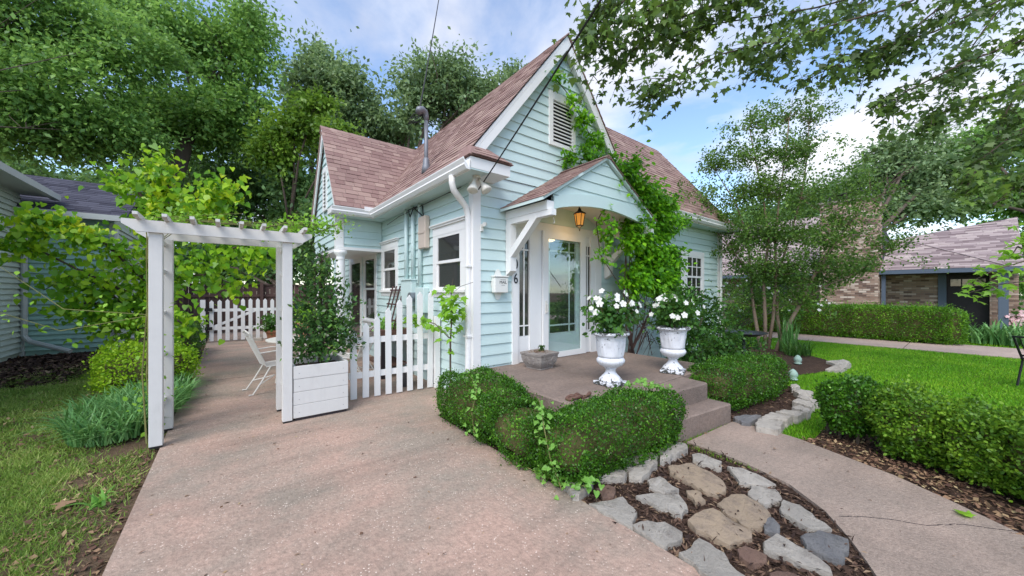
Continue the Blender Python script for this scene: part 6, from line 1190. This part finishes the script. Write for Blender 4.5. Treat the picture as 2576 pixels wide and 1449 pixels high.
MB().box(19.22, 20.38, 1.97, 3.83, 5.15, 5.22).build('chimney_cap', M['mortar'], chm); MB().box(19.5, 20.1, 2.3, 3.5, 5.221, 5.42).build('flue_box', M['dark'], chm); MB().box(19.4, 20.2, 2.2, 3.6, 5.48, 5.52).build('flue_lid', M['dark'], chm)
for y in (2.25, 3.5): MB().box(19.45, 19.5, y, y + .05, 5.22, 5.48).build('flue_leg', M['greypipe'], chm)
def rp(x): return 2.36 + .457 * (x - 19.5)
def plane(pts, nm='roof'): return MB().slab([(x, y, rp(x)) for x, y in pts], (0, 0, -.1)).build(nm, M['dark'], bh)
r1 = plane([(19.5, 2.02), (19.5, -1.15), (24.1, -1.25), (22.6, 2.02)]); r2 = plane([(19.5, 3.77), (27.5, 3.0), (27.5, 11), (19.5, 11)]); plane([(20.31, 2.021), (22.62, 2.021), (27.5, 3.0), (20.31, 3.769)])
nv_ = Vector((1, 0, .457)); ll = 1.0995
shingles(r1, (19.46, 0, rp(19.46) + .006), (0, -1, 0), nv_, 4.6 * ll, lambda v: ((-2.02 if v / ll < 3.1 else -2.02 + (v / ll - 3.1) * 2.18), 1.15 + .1 * (v / ll) / 4.6), .145, .28, .5); shingles(r2, (19.46, 0, rp(19.46) + .006), (0, -1, 0), nv_, 8.0 * ll, lambda v: (-11, -3.77 + .096 * v / ll), .145, .28, .5); flush_shingles(300, 'nshingle')
MB().bar((22.27, 1.43, rp(22.27) + .03), (19.45, -.87, rp(19.45) + .03), .06, .02).build('roof_seam', M['nshingle'], bh)
MB().slab([(19.6, -1.1, 2.3), (24.1, -1.1, 2.3), (24.1, -1.1, rp(24.1) - .1)], (0, .1, 0)).build('gable', M['blue_grey'], bh); plb = MB().slab([(24.12, -1.27, rp(24.1) - .01), (22.62, 2.0, rp(22.6) - .01), (29, 2.0, 2.3), (29, -1.2, 2.3)], (0, 0, -.05)).build('roof', M['nshingle'], bh)
MB().box(19.36, 19.5, -1.2, 2.03, 2.2, 2.34).build('gutter', M['blue_grey'], bh); MB().box(19.36, 19.5, 3.77, 11, 2.2, 2.34).build('gutter', M['blue_grey'], bh); MB().box(19.5, 20.6, -1.15, 2.03, 2.19, 2.21).build('soffit', M['dark'], bh)
MB().box(19.55, 19.66, 1.88, 1.99, 0, 2.19).build('downspout', M['blue_grey'], bh); MB().box(19.55, 19.73, -.86, -.66, 0, 2.19).build('porch_post', M['blue_grey'], bh)
MB().box(20.55, 20.7, .43, .629, 0, 2.4).build('door_jamb', M['blue_grey'], bh); dr = MB().box(20.85, 20.9, -.519, .429, 0, 2.4).build('front_door', M['dark'], bh)
for k in range(3):
    y = .22 - k * .27; MB().box(20.83, 20.849, y - .12, y + .12, 1.75, 2.0).build('pane', M['glass'], dr)
MB().box(20.55, 20.599, 5.2, 7.0, .9, 2.0).build('window', M['glass'], bh)
hy_ = thing('hydrangea', 'pink flowering hydrangea beside the far porch post', 'shrub', (20.2, -1.1, 0)); foliage('leaf_mass', [((20.2, -1.2, .45), (.4, .5, .4)), ((20.4, -1.9, .6), (.5, .7, .5))], 8, 120, .12, .13, OVAL, M['shrub'], hy_, .3)
PM = flower_mesh('flower', .05); PM.materials.append(M['pink'])
for k in range(70):
    a = random.gauss(0, 1); c = Vector((19.75 + random.gauss(0, .08), random.choice([-.95, -1.15, -1.3, -1.05]) + random.gauss(0, .07), random.choice([.55, .7, .8, .62]) + random.gauss(0, .05))); o = link('flower', PM, None, hy_); o.matrix_basis = Matrix.Translation(c) @ Vector((-1, random.gauss(0, .5), .4 + random.gauss(0, .3))).to_track_quat('Z', 'Y').to_matrix().to_4x4()
